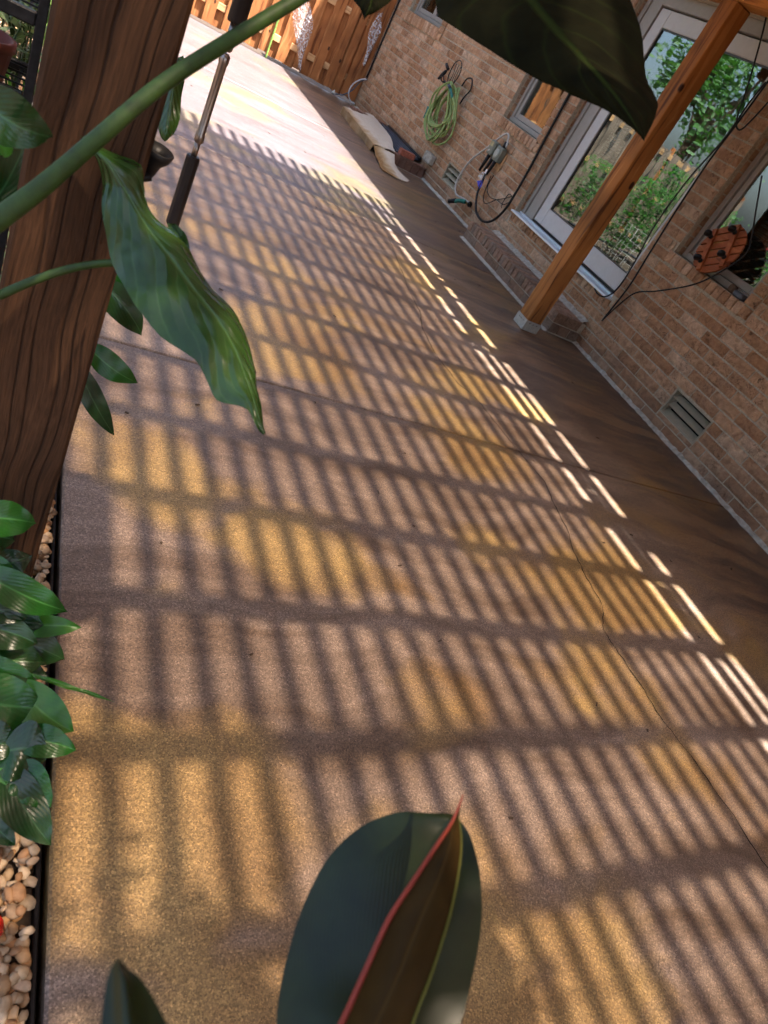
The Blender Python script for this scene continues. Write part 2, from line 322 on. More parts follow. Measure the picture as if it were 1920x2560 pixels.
M = dict(
 concrete=m_concrete(), brick=m_brick(),
 mortar=m_simple('mortar', (.41, .345, .25), .9, var=.25, scale=70, bmp=.6),
 cement=m_simple('cement_wash', (.37, .34, .285), .9, var=.35, scale=30, bmp=.6),
 cedar=m_wood('cedar_post', (.105, .035, .010), (.33, .132, .034), (.43, .19, .056), groove=.8),
 cedar_shaded=m_shaded_post(),
 cedar_x=m_wood('cedar_rafter', (.16, .055, .014), (.42, .175, .042), (.52, .24, .07), 'x'),
 cedar_y=m_wood('cedar_slat', (.16, .055, .014), (.42, .175, .042), (.52, .24, .07), 'y'),
 board=m_wood('fence_board', (.17, .056, .017), (.35, .132, .042), (.44, .19, .068)), board_old=m_wood('fence_board_grey', (.12, .085, .062), (.24, .18, .135), (.31, .245, .19)),
 rail=m_wood('fence_rail', (.35, .17, .07), (.58, .34, .16), (.66, .42, .22), 'x', knots=False),
 caddy=m_wood('stained_acacia', (.12, .03, .012), (.33, .095, .032), (.42, .14, .05), 'y', knots=False),
 taupe=m_simple('taupe_trim', (.29, .27, .24), .5, var=.06),
 cream=m_simple('cream_trim', (.50, .50, .49), .45, var=.05),
 sill=m_simple('metal_sill', (.62, .70, .76), .35, .3, var=.06),
 ventgrey=m_simple('vent_paint', (.30, .27, .195), .5, var=.08),
 dark=m_simple('dark_void', (.012, .012, .012), .9),
 room=m_simple('room_wall', (.10, .10, .09), .9),
 blind=m_simple('blind', (.42, .45, .45), .6, var=.05),
 muntin=m_simple('muntin', (.05, .05, .045), .4),
 glass=m_glass('door_glass', .21), wglass=m_glass('window_glass', .21),
 galv=m_simple('galvanised', (.50, .50, .46), .45, .55, var=.2, scale=60),
 black=m_simple('black_plastic', (.014, .014, .015), .4, var=.3),
 blackmetal=m_simple('black_metal', (.012, .012, .013), .32, var=.4, scale=60, bmp=.3),
 steel=m_simple('steel', (.30, .25, .22), .28, .9, var=.1),
 grip=m_simple('grip', (.022, .017, .016), .42, var=.2),
 hose=m_simple('green_hose', (.21, .29, .09), .5, var=.25, scale=30),
 teal=m_simple('teal_fitting', (.012, .13, .10), .4), navy=m_simple('navy_fitting', (.015, .03, .06), .4),
 hosegrey=m_simple('grey_hose', (.42, .40, .37), .45, var=.12),
 blue=m_simple('blue_tag', (.015, .035, .42), .5), white=m_simple('white_tag', (.7, .7, .72), .5, var=.1),
 brass=m_simple('brass', (.42, .27, .10), .35, .9),
 timer=m_simple('timer_grey', (.16, .18, .145), .5, var=.1), lcd=m_simple('lcd', (.30, .29, .15), .3), dial=m_simple('dial', (.30, .33, .28), .5, var=.2, scale=300),
 card=None, cover=m_simple('cover_slate', (.065, .075, .095), .5, var=.2), conduit=m_simple('conduit', (.55, .55, .54), .5, var=.1),
 redbrick=m_simple('red_brick', (.27, .085, .05), .85, var=.3, scale=50, bmp=.5),
 film=m_film(), panel=m_panel(), stone=m_attr('gravel_stone'),
 soil=m_simple('soil', (.075, .05, .033), .95, var=.4, scale=25, bmp=.8),
 edging=m_simple('black_edging', (.018, .014, .012), .55, var=.3),
 stake=m_simple('green_stake', (.22, .36, .08), .5, var=.4, scale=40),
 roof=m_simple('shingle', (.09, .08, .075), .9, var=.3), soffit=m_simple('soffit', (.60, .57, .52), .6, var=.05),
 pot=m_simple('red_pot', (.11, .022, .012), .55, var=.3), potblack=m_simple('black_pot', (.02, .02, .02), .5),
 ear=m_leaf('elephant_leaf', (.024, .064, .011), (.05, .085, .028), (.060, .135, .034), .26, 9, .18, .34, .30, .5, .42),
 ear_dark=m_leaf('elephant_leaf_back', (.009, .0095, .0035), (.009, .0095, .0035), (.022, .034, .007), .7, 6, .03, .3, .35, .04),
 stalk=m_simple('stalk', (.026, .058, .008), .6, var=.45, scale=45),
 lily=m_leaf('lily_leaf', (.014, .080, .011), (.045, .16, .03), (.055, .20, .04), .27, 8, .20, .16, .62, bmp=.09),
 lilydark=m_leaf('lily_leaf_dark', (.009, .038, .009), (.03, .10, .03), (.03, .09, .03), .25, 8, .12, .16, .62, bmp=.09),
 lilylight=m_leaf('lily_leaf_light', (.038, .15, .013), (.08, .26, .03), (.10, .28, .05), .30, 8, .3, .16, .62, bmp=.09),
 spathe=m_leaf('spathe', (.55, .60, .25), (.6, .62, .3), (.5, .6, .2), .45, 9, .3, .1, .4), spadix=m_simple('spadix', (.35, .22, .04), .8, var=.6, scale=300, bmp=1.0),
 rubber=m_leaf('rubber_leaf', (.011, .020, .005), (.04, .05, .02), (.024, .036, .012), .34, 34, .02, .30, .75, .32, .09),
 rubberback=m_leaf('rubber_spear', (.038, .021, .004), (.038, .021, .004), (.06, .035, .008), .6, 2, .05, .05, .3, .12),
 redrib=m_simple('red_midrib', (.26, .038, .022), .55, var=.2), margin=m_simple('leaf_margin', (.13, .13, .015), .5),
 leafy=m_leaf('garden_leaf', (.038, .13, .022), (.08, .24, .04), (.10, .28, .05), .45, 5, .3, .3),
 silverleaf=m_leaf('silver_leaf', (.17, .24, .12), (.2, .26, .15), (.45, .5, .35), .45, 5, .25, .3),
 treeleaf=m_leaf('tree_leaf', (.035, .10, .02), (.05, .14, .03), (.06, .14, .03), .5, 5, .3, .2),
 flower=m_simple('red_flower', (.62, .03, .045), .6, var=.3, scale=60), bark=m_simple('bark', (.10, .065, .04), .95, var=.4, scale=25, bmp=.8),
 whitespot=m_simple('white_paint', (.8, .78, .75), .4, var=.05), redpaint=m_simple('red_paint', (.55, .018, .012), .25, var=.1),
)
def m_card():
    m, nt, b = newmat('cardboard', rough=.85, spec=.2)
    p = pos(nt); x = nd(nt, 'SeparateXYZ', {0: p}).outputs[0]
    n = noi(nt, p, 6, 4); f = math_(nt, 'ADD', math_(nt, 'MULTIPLY', math_(nt, 'SUBTRACT', x, 3.42), 3.2), math_(nt, 'MULTIPLY', math_(nt, 'SUBTRACT', n, .5), .7))
    c = ramp(nt, f, [(.05, (.19, .095, .03)), (.3, (.34, .24, .14)), (.5, (.45, .39, .32))])
    c = mixc(nt, ramp(nt, noi(nt, pos(nt, (1, .2, 1)), 60, 3), [(.4, 0), (.7, .25)]), c, (.36, .26, .17))
    setc(nt, b, c); bump(nt, b, n, .5, .02); return m
M['card'] = m_card()

# ================================================================ SETTING
W = 4.165                                            # brick face of the house
PX0 = .223                                           # garden edge of the patio
ground = MB().add([(-60,-60,-.12),(60,-60,-.12),(60,80,-.12),(-60,80,-.12)], [(0,1,2,3)]).build('ground', M['soil']); tag(ground, kind='structure')
patio = bpy.data.objects.new('patio', None); C.objects.link(patio); tag(patio, kind='structure')
JY = [-3.75, -.70, 2.35, 5.40, 8.45, 11.50]
for i in range(5):
    MB().box((PX0, JY[i]+.004, -.11), (W-.004, JY[i+1]-.004, 0), .005).build('slab', M['concrete'], patio)
bed = MB().box((PX0+.004, -3.74, -.115), (W-.01, 11.43, -.025)).build('slab_bed', M['dark'], patio)
# crack running down the slabs
cr = [(2.5529,5.1868,0.0000),(2.4487,4.6413,0.0000),(2.3483,4.1359,0.0000),(2.3002,3.7737,0.0000),(2.2144,3.5081,-0.0000),(2.1757,3.1955,0.0000),(2.2104,2.8956,0.0000),(2.2780,2.8119,0.0000),(2.3407,2.3260,0.0000),(2.3867,2.1244,0.0000),(2.3387,1.9474,0.0000),(2.3054,1.7665,0.0000),(2.2420,1.6140,0.0000),(2.2138,1.4325,0.0000),(2.2001,1.3108,0.0000),(2.1093,1.1902,0.0000),(2.1147,1.0784,-0.0000),(2.1238,0.9460,0.0000),(2.1181,0.8160,-0.0000),(2.1485,0.6783,0.0000),(2.1599,0.5665,0.0000),(2.1698,0.4703,0.0000),(2.1649,0.3615,0.0000),(2.1769,0.2426,0.0000)]
pts = []
for i in range(len(cr)-1):
    a, b_ = V(cr[i]), V(cr[i+1]); k = max(3, int((b_-a).length/.025))
    for j in range(k): 
        q = a.lerp(b_, j/k); pts.append(V((q.x+random.uniform(-.005,.005), q.y+random.uniform(-.004,.004), .0015)))
mb = MB(); vs = []
for i, q in enumerate(pts):
    t = (pts[min(i+1, len(pts)-1)]-pts[max(i-1, 0)]).normalized(); n_ = V((-t.y, t.x, 0)); h = random.uniform(.0008, .0030)
    vs += [q+n_*h, q-n_*h]
mb.add(vs, [(2*i, 2*i+1, 2*i+3, 2*i+2) for i in range(len(pts)-1)]).build('crack', M['dark'], patio)

lv = MB(); r = random.Random(11)
for i in range(70):
    x, y = r.uniform(.4, 4.0), r.uniform(.3, 8); a = r.uniform(0, 6.28); l = r.uniform(.003, .010); q = r.uniform(.0012, .003)
    lv.obox((x, y, .003), (l*math.cos(a), l*math.sin(a), 0), (-q*math.sin(a), q*math.cos(a), 0), (0, 0, .0015))
tag(lv.build('litter', M['bark']), 'scattered crumbs of dry leaf and bark on the patio', 'litter', kind='stuff')
# gravel bed ------------------------------------------------------
gb = MB().box((-3.2, -3.7, -.115), (.203, 11.4, -.03)).build('gravel_base', M['soil']); tag(gb, kind='structure')
def stones(n, x0, x1, y0, y1, s0, s1, sub, seed, zb=-.020):
    r = np.random.default_rng(seed); bm = bmesh.new(); bmesh.ops.create_icosphere(bm, subdivisions=sub, radius=1)
    bv = np.array([v.co[:] for v in bm.verts]); bf = np.array([[v.index for v in f.verts] for f in bm.faces]); bm.free()
    pal = np.array([(.60,.46,.32),(.66,.54,.40),(.52,.35,.20),(.44,.27,.14),(.70,.61,.50),(.58,.47,.38),(.38,.24,.14),(.74,.66,.55)])
    VV, FF, CC = [], [], []
    for i in range(n):
        s = r.uniform(s0, s1); sc = np.array([s*r.uniform(.75, 1.35), s*r.uniform(.6, 1), s*r.uniform(.4, .7)])
        v = bv*(1+r.uniform(-.22, .22, (len(bv), 1)))
        v = np.sign(v)*np.abs(v)**.85*sc
        a, t = r.uniform(0, 6.28), r.normal(0, .35)
        ca, sa, ct, st = math.cos(a), math.sin(a), math.cos(t), math.sin(t)
        Rm = np.array([[ca,-sa,0],[sa,ca,0],[0,0,1]]) @ np.array([[1,0,0],[0,ct,-st],[0,st,ct]])
        v = v @ Rm.T + np.array([r.uniform(x0, x1), r.uniform(y0, y1), zb+r.uniform(0, .028)])
        FF.append(bf+len(bv)*i); VV.append(v); c = pal[r.integers(len(pal))]*np.array([.98, .82, .62])*r.uniform(.5, .95); CC.append(np.tile(c, (len(bv), 1)))
    return np.concatenate(VV), np.concatenate(FF), np.concatenate(CC)
A = stones(6500, -.16, .197, -.2, 1.75, .006, .0145, 2, 1); B = stones(7500, -2.2, .19, 1.6, 6.5, .013, .026, 1, 2)
vv = np.concatenate([A[0], B[0]]); ff = np.concatenate([A[1], B[1]+len(A[0])]); cc = np.concatenate([A[2], B[2]])
gr = mesh('gravel', vv.tolist(), ff.tolist(), M['stone'], None, True, None, cc.tolist())
tag(gr, 'pale tan river gravel filling the bed along the patio edge', 'gravel', kind='stuff')
ed = MB().box((.2045, -3.7, -.10), (.2125, 11.4, -.012), .002)
edo = ed.build('edging_strip', M['edging']); tag(edo, 'dark edging strip between the gravel and the patio slab', 'edging')

# ================================================================ HOUSE
house = thing('house', (W, 6, 0), 'tan brick house wall with taupe trimmed door and windows', 'house')
CH, BL = .0808, .26
OPEN = dict(door=(4.37, 6.21, .445, 2.46), winC=(3.30, 4.11, .99, 2.3), winB=(6.50, 7.31, 1.055, 2.3), winA=(9.76, 11.0, 1.43, 2.3),
            ventN=(2.86, 3.265, .125, .318), ventF=(7.49, 7.89, .165, .36))
TRIM = [(3.27, 4.13, .905, .99), (6.46, 7.33, .955, 1.055), (9.72, 11.08, 1.30, 1.43), (4.34, 6.23, .36, .445),
        (3.20, 3.30, .905, 2.3), (6.395, 6.50, .955, 2.3), (9.61, 9.76, 1.30, 2.3)]
HOLES = list(OPEN.values())
Y0, Y1, ZT = -3.6, 11.64, 2.72
# mortar core: boxes around the openings
ys = sorted({Y0, Y1} | {h[i] for h in HOLES for i in (0, 1)}); zs = sorted({-.1, ZT} | {h[i] for h in HOLES for i in (2, 3)})
core = MB()
for i in range(len(ys)-1):
    for j in range(len(zs)-1):
        yc, zc = (ys[i]+ys[i+1])/2, (zs[j]+zs[j+1])/2
        if any(h[0] < yc < h[1] and h[2] < zc < h[3] for h in HOLES): continue
        core.add([(W+.009, ys[i], zs[j]), (W+.009, ys[i+1], zs[j]), (W+.009, ys[i+1], zs[j+1]), (W+.009, ys[i], zs[j+1])], [(0,3,2,1)])
for h in HOLES:                                       # reveals
    d = .20; x0 = W+.009
    core.add([(x0,h[0],h[2]),(x0+d,h[0],h[2]),(x0+d,h[0],h[3]),(x0,h[0],h[3])], [(0,1,2,3)])
    core.add([(x0,h[1],h[2]),(x0+d,h[1],h[2]),(x0+d,h[1],h[3]),(x0,h[1],h[3])], [(0,3,2,1)])
    core.add([(x0,h[0],h[2]),(x0+d,h[0],h[2]),(x0+d,h[1],h[2]),(x0,h[1],h[2])], [(0,3,2,1)])
    core.add([(x0,h[0],h[3]),(x0+d,h[0],h[3]),(x0+d,h[1],h[3]),(x0,h[1],h[3])], [(0,1,2,3)])
core.add([(W+.009, Y1, -.1), (9, Y1, -.1), (9, Y1, ZT), (W+.009, Y1, ZT)], [(0,1,2,3)])
core.add([(W+.009, Y0, -.1), (9, Y0, -.1), (9, Y0, ZT), (W+.009, Y0, ZT)], [(0,3,2,1)])
core.build('mortar', M['mortar'], house)
# brick variants
PAL = [(.50,.298,.168),(.46,.262,.143),(.54,.34,.205),(.39,.208,.106),(.52,.315,.182),(.47,.275,.152),(.57,.385,.248),(.43,.240,.128)]
def brick_data(L, H, D, seed, tint, rough=.0022):
    r = random.Random(seed); nx, nz = 5, 3
    vs, fs = [], []
    for i in range(nx+1):
        for j in range(nz+1):
            e = i in (0, nx) or j in (0, nz)
            y = -L/2 + L*i/nx; z = -H/2 + H*j/nz
            vs.append((.0035 + r.uniform(0, .002) if e else r.uniform(-rough, rough), y + r.uniform(-.0015, .0015), z + (r.uniform(-.0015, .0015))))
    for i in range(nx):
        for j in range(nz):
            a = i*(nz+1)+j; fs.append((a, a+1, a+nz+2, a+nz+1))
    ring = [i*(nz+1) for i in range(nx+1)] + [nx*(nz+1)+j for j in range(1, nz+1)] + [i*(nz+1)+nz for i in range(nx-1, -1, -1)] + [j for j in range(nz-1, 0, -1)]
    n0 = len(vs); vs += [(D, vs[k][1], vs[k][2]) for k in ring]; m_ = len(ring)
    fs += [(ring[k], ring[(k+1) % m_], n0+(k+1) % m_, n0+k) for k in range(m_)]
    return vs, fs, [tint]*len(vs)
bcache = {}
def brick_mesh(L, H, D, variant):
    key = (round(L, 3), round(H, 3), round(D, 3), variant)
    if key not in bcache:
        vs, fs, t = brick_data(L, H, D, variant*31+int(L*1000), PAL[variant % len(PAL)])
        me = bpy.data.meshes.new('brick'); me.from_pydata(vs, [], fs)
        a = me.color_attributes.new('tint', 'FLOAT_COLOR', 'POINT'); a.data.foreach_set('color', [c for q in t for c in (*q, 1)])
        me.materials.append(M['brick']); me.update(); bcache[key] = (me, vs, fs, t)
    return bcache[key]
BR = []                                                # (location, L, H, D, variant)
blocks = HOLES + TRIM
for k in range(-1, 33):
    z0 = .003+CH*k; z1 = z0+CH
    if z1 > ZT+.02: break
    anchor = 2.49 + (0 if k % 2 else BL/2)
    n0 = math.floor((Y0-anchor)/BL)
    cuts = []
    zlo, zhi = z0+.005, z1-.005
    for h in blocks:
        ov = min(zhi, h[3])-max(zlo, h[2])
        if ov > .012: cuts.append(h)
    for i in range(n0, n0+70):
        a, b_ = anchor+i*BL, anchor+(i+1)*BL
        segs = [(max(a, Y0), min(b_, Y1))]
        for h in cuts:                                 # thin closers where an opening or sill cuts a course
            s, e = max(a, h[0]), min(b_, h[1])
            if e-s < .04: continue
            for q0, q1 in ((zlo, h[2]-.008), (h[3]+.008, zhi)):
                if q1-q0 > .014 and q1-q0 < CH-.02 and not any(t is not h and t[0] < (s+e)/2 < t[1] and t[2] < (q0+q1)/2 < t[3] for t in blocks):
                    BR.append(((W+random.uniform(-.002, .0015), (s+e)/2, (q0+q1)/2), round(e-s-.011, 3), round(q1-q0, 3), .045, random.randrange(16)))
        for h in cuts:
            ns = []
            for s, e in segs:
                if h[1] <= s or h[0] >= e: ns.append((s, e)); continue
                if s < h[0]: ns.append((s, h[0]))
                if e > h[1]: ns.append((h[1], e))
            segs = ns
        for s, e in segs:
            L = e-s-.011
            if L < .03: continue
            BR.append(((W+random.uniform(-.002, .0015), (s+e)/2, (z0+z1)/2+random.uniform(-.001, .001)), round(L, 3) if L < BL-.02 else BL-.011, CH-.0115, .045, random.randrange(16)))
# reveal bricks (far side of each opening) and rowlock sills, jamb stacks
def rowlock(y0, y1, z0, z1, proud, n):
    p = (y1-y0)/n
    for i in range(n): BR.append(((W-proud, y0+p*(i+.5), (z0+z1)/2), round(p-.009, 3), round(z1-z0-.008, 3), .14, random.randrange(16)))
rowlock(3.27, 4.13, .905, .99, .022, 12); rowlock(6.46, 7.33, .955, 1.055, .022, 12); rowlock(9.72, 11.08, 1.30, 1.43, .022, 18); rowlock(4.34, 6.23, .36, .445, .002, 26)
for (y0, y1, zb) in ((3.20, 3.30, .905), (6.395, 6.50, .955), (9.61, 9.76, 1.30)):
    for i in range(16):
        BR.append(((W-.014, (y0+y1)/2, zb+.045+i*CH), round(y1-y0-.008, 3), CH-.0115, .06, random.randrange(16)))
def cpx(p):
    c = V(p)-CAM; d = c.dot(F_)
    if d < .2: return None
    return 960+c.dot(R_)/d*1713, 1280-c.dot(U_)/d*1713, d
rank = []
for i, b_ in enumerate(BR):
    q = cpx(b_[0])
    if q and -40 < q[0] < 1960 and -40 < q[1] < 2600: rank.append((b_[1]*b_[2]/q[2]**2, i))
rank.sort(reverse=True); near = {i for _, i in rank[:300]}
sv, sf, st = [], [], []
for i, (loc, L, H, D, var) in enumerate(BR):
    me, vs, fs, t = brick_mesh(L, H, D, var)
    if i in near:
        o = bpy.data.objects.new('brick', me); o.location = V(loc)-V(house.location); C.objects.link(o); o.parent = house
    else:
        n = len(sv); sv += [(v[0]+loc[0], v[1]+loc[1], v[2]+loc[2]) for v in vs]; sf += [tuple(q+n for q in f) for f in fs]; st += t
tag(mesh('far_brickwork', sv, sf, M['brick'], house, False, None, st), kind='stuff')
# brick returns inside the far jambs
rv, rf, rt = [], [], []
for h in (OPEN['door'], OPEN['winC'], OPEN['winB'], OPEN['winA']):
    for side in (0, 1):
        k = 0
        while True:
            z0 = .003+CH*math.ceil((h[2]-.003)/CH-.3)+k*CH
            if z0+CH > h[3]: break
            y = h[side]; s = -1 if side else 1
            mb = MB().box((W+.05, y-.03*s, max(z0, h[2])+.005), (W+.20, y+.004*s, z0+CH-.006), .003)
            n = len(rv); rv += mb.v; rf += [tuple(q+n for q in f) for f in mb.f]; rt += [random.choice(PAL)]*len(mb.v); k += 1
tag(mesh('jamb_brickwork', rv, rf, M['brick'], house, False, None, rt), kind='stuff')
# mortar foot at the slab
mv = []; n = 300
for i in range(n+1):
    y = 1.0+10.4*i/n; mv += [(W-.028-random.uniform(-.008, .008), y, .002), (W-.012-random.uniform(0, .008), y, .012+random.uniform(0, .006)), (W+.006, y, .02+random.uniform(0, .012))]
mesh('mortar_foot', mv, [(3*i+j, 3*i+3+j, 3*i+4+j, 3*i+1+j) for i in range(n) for j in (0, 1)], M['cement'], house)

# vents
def vent(h, name):
    y0, y1, z0, z1 = h; e = part('foundation_vent', (W, (y0+y1)/2, z0), house)
    f = MB()
    for a, b_ in (((W+.004, y0, z0), (W+.03, y0+.01, z1)), ((W+.004, y1-.01, z0), (W+.03, y1, z1)), ((W+.004, y0+.01, z0), (W+.03, y1-.01, z0+.008)), ((W+.004, y0+.01, z1-.008), (W+.03, y1-.01, z1))): f.box(a, b_)
    f.build('vent_frame', M['ventgrey'], e)
    MB().box((W+.10, y0, z0), (W+.12, y1, z1)).build('vent_back', M['dark'], e)
    hh = (z1-z0-.012)/3
    for i in range(3):
        zz = z0+.006+hh*i; t = .004
        MB().add([(W+.012, y0+.011, zz+.002), (W+.012, y1-.011, zz+.002), (W+.062, y1-.011, zz+hh*.60), (W+.062, y0+.011, zz+hh*.60),
                  (W+.012+t, y0+.011, zz), (W+.012+t, y1-.011, zz), (W+.062+t, y1-.011, zz+hh*.60-.002), (W+.062+t, y0+.011, zz+hh*.60-.002)],
                 [(0,3,2,1),(4,5,6,7),(0,1,5,4),(2,3,7,6),(0,4,7,3),(1,2,6,5)]).build('louver', M['ventgrey'], e)
vent(OPEN['ventN'], 'n'); vent(OPEN['ventF'], 'f')
# glazed units
def rectframe(mb, x0, x1, y0, y1, z0, z1, wd, bev=.004):
    mb.box((x0, y0, z0), (x1, y0+wd, z1), bev); mb.box((x0, y1-wd, z0), (x1, y1, z1), bev)
    mb.box((x0+.001, y0+wd, z0), (x1-.001, y1-wd, z0+wd), bev); mb.box((x0+.001, y0+wd, z1-wd), (x1-.001, y1-wd, z1), bev); return mb
def window(h, split, matf, blind=None):
    y0, y1, z0, z1 = h[0]+.006, h[1]-.006, h[2]+.004, h[3]-.004; e = part('window', (W, (y0+y1)/2, z0), house); x = W+.085
    rectframe(MB(), x, x+.07, y0, y1, z0, z1, .045).build('frame', M['taupe'], e)
    sash = MB(); panes = []
    cuts = [y0+.046] + split + [y1-.046]
    for a, b_ in zip(cuts, cuts[1:]):
        rectframe(sash, x+.018, x+.055, a+.002, b_-.002, z0+.047, z1-.047, .05); panes.append((a+.05, b_-.05))
    sash.build('sash', matf, e)
    for a, b_ in panes:
        MB().box((x+.034, a, z0+.094), (x+.040, b_, z1-.094)).build('pane', M['wglass'], e)
        for q in (1/3, 2/3):
            MB().box((x+.041, a+(b_-a)*q-.008, z0+.09), (x+.046, a+(b_-a)*q+.008, z1-.09)).build('muntin', M['muntin'], e)
        MB().box((x+.0412, a, (z0+z1)/2-.008), (x+.0452, b_, (z0+z1)/2+.008)).build('muntin', M['muntin'], e)
    if blind:
        bl = MB()
        for i in range(int((blind[3]-blind[2])/.028)):
            zz = blind[2]+.028*i; bl.obox((x+.12, (blind[0]+blind[1])/2, zz), (.011, 0, .009), (0, (blind[1]-blind[0])/2, 0), (-.0006, 0, .0008))
        bl.build('blind', M['blind'], e)
    return e
window(OPEN['winA'], [10.36], M['taupe']); window(OPEN['winB'], [], M['taupe'])
window(OPEN['winC'], [], M['taupe'], (3.36, 3.78, 1.06, 2.2))
y0, y1, z0, z1 = OPEN['door']; door = part('patio_door', (W, 5.3, z0), house); x = W+.073
fr = MB(); fr.box((x, y1-.06, z0), (x+.10, y1-.006, z1), .003); fr.box((x+.012, y1-.21, z0+.03), (x+.10, y1-.062, z1), .003); fr.box((x, y0+.003, z0), (x+.1, y0+.03, z1), .003); fr.box((x+.001, y0+.03, z1-.09), (x+.1, y1-.21, z1), .003)
fr.build('frame', M['taupe'], door)
MB().box((W-.055, y0-.02, z0-.004), (W+.06, y1-.02, z0+.014), .003).box((W+.061, y0+.001, z0-.002), (x+.12, y1-.001, z0+.03), .003).build('threshold', M['sill'], door)
MB().box((x+.02, y0+.065, z0+.032), (x+.03, y1-.215, z0+.045)).build('sweep', M['black'], door)
for a, b_, dx in ((y1-.975, y1-.212, 0.0), (y0+.032, y1-.978, .004)):
    lf = part('door_leaf', (x, (a+b_)/2, z0), door) if False else None
    st = MB(); wd = .135; wn = .135 if dx == 0 else .095
    st.box((x+.03+dx, a, z0+.05), (x+.075+dx, a+wn, z1-.1), .004); st.box((x+.03+dx, b_-wd, z0+.05), (x+.075+dx, b_, z1-.1), .004)
    st.box((x+.031+dx, a+wn, z0+.05), (x+.074+dx, b_-wd, z0+.205), .004); st.box((x+.031+dx, a+wn, z1-.225), (x+.074+dx, b_-wd, z1-.1), .004)
    st.build('door_leaf', M['cream'], door)
    ga, gb_, g0, g1 = a+wn, b_-wd, z0+.205, z1-.225
    rectframe(MB(), x+.04+dx, x+.047+dx, ga, gb_, g0, g1, .012, 0).build('gasket', M['muntin'], door)
    MB().box((x+.050+dx, ga, g0), (x+.056+dx, gb_, g1)).build('pane', M['glass'], door)
    for q in (.33, .67):
        MB().box((x+.058+dx, ga+(gb_-ga)*q-.007, g0), (x+.062+dx, ga+(gb_-ga)*q+.007, g1)).build('muntin', M['muntin'], door)
    for q in (.33, .67):
        MB().box((x+.0582+dx, ga, g0+(g1-g0)*q-.007), (x+.0618+dx, gb_, g0+(g1-g0)*q+.007)).build('muntin', M['muntin'], door)
bl = MB()
for i in range(60): bl.obox((x+.16, 5.72, .68+.026*i), (.011, 0, .008), (0, .13, 0), (-.0006, 0, .0008))
bl.build('blind', M['blind'], door)
# rooms behind the glass, roof, soffit, gutter
rm = MB(); X0 = W+.22
rm.add([(X0, 2, -.1), (X0+3, 2, -.1), (X0+3, 11.4, -.1), (X0, 11.4, -.1), (X0, 2, 2.6), (X0+3, 2, 2.6), (X0+3, 11.4, 2.6), (X0, 11.4, 2.6)], [(0,1,2,3),(4,7,6,5),(1,5,6,2),(0,4,5,1),(3,2,6,7)])
rm.build('interior', M['room'], house)
EX = 3.62                                              # eave line
MB().box((EX+.02, Y0-.4, 2.725), (W+.3, Y1+.3, 2.745)).build('soffit', M['soffit'], house)
MB().box((EX, Y0-.4, 2.70), (EX+.019, Y1+.3, 2.86), .003).build('fascia', M['taupe'], house)
MB().add([(EX-.03, Y0-.5, 2.865), (EX-.03, Y1+.4, 2.865), (9, Y1+.4, 5.0), (9, Y0-.5, 5.0), (EX-.03, Y0-.5, 2.84), (EX-.03, Y1+.4, 2.84), (9, Y1+.4, 4.97), (9, Y0-.5, 4.97)],
         [(0,3,2,1),(4,5,6,7),(0,1,5,4),(2,3,7,6),(0,4,7,3),(1,2,6,5)]).build('roof', M['roof'], house)

# brick step under the door ---------------------------------------
step = thing('brick_step', (3.95, 5.34, 0), 'low weathered brick step on the patio below the glass door', 'step')
sx0, sy0, sy1 = 3.835, 4.40, 6.285
MB().box((sx0+.008, sy0+.008, 0), (W-.001, sy1-.008, .174)).build('mortar_bed', M['mortar'], step)
SP = [(.36,.225,.145),(.42,.25,.16),(.31,.225,.165),(.46,.285,.19),(.28,.20,.145)]
def sbrick(a, b_, tint, par=step, j=.003):
    mb = MB().box(a, b_, .004)
    vs = [(v[0]+random.uniform(-j, j)*.5, v[1]+random.uniform(-j, j)*.5, v[2]+random.uniform(-j, j)*.5) for v in mb.v]
    return mesh('brick', vs, mb.f, M['brick'], par, False, None, [tint]*len(vs))
n = 7
for i in range(n):
    p = (sy1-sy0)/n; sbrick((sx0, sy0+p*i+(.005 if i else 0), .012), (sx0+.09, sy0+p*(i+1)-(.005 if i < n-1 else 0), .088), random.choice(SP))
n = 27
for i in range(n):
    p = (sy1-sy0)/n; sbrick((sx0-.004+random.uniform(-.003, .003), sy0+p*i+.004, .096), (W-.05, sy0+p*(i+1)-.004, .182+random.uniform(-.003, .003)), random.choice(SP))
for (a, b_) in ((sx0+.095, sx0+.21), (sx0+.22, W-.006)): sbrick((a, sy0-.001, .012), (b_, sy0+.07, .088), random.choice(SP)); sbrick((a, sy1-.07, .012), (b_, sy1+.001, .088), random.choice(SP))
mv = []; n = 60
for i in range(n+1):
    y = sy0+.005+(sy1-sy0-.01)*i/n; mv += [(W-.062-random.uniform(0, .02), y, .184), (W-.03, y, .196+random.uniform(0, .006)), (W-.002, y, .206+random.uniform(0, .012))]
mesh('cement_fillet', mv, [(3*i+j, 3*i+3+j, 3*i+4+j, 3*i+1+j) for i in range(n) for j in (0, 1)], M['cement'], step)
mv = []
for i in range(n+1):
    y = sy0+(sy1-sy0)*i/n; mv += [(sx0-.03-random.uniform(0, .01), y, .002), (sx0-.006, y, .012+random.uniform(0, .008)), (sx0+.004, y, .018)]
mesh('cement_foot', mv, [(3*i+j, 3*i+3+j, 3*i+4+j, 3*i+1+j) for i in range(n) for j in (0, 1)], M['cement'], step)

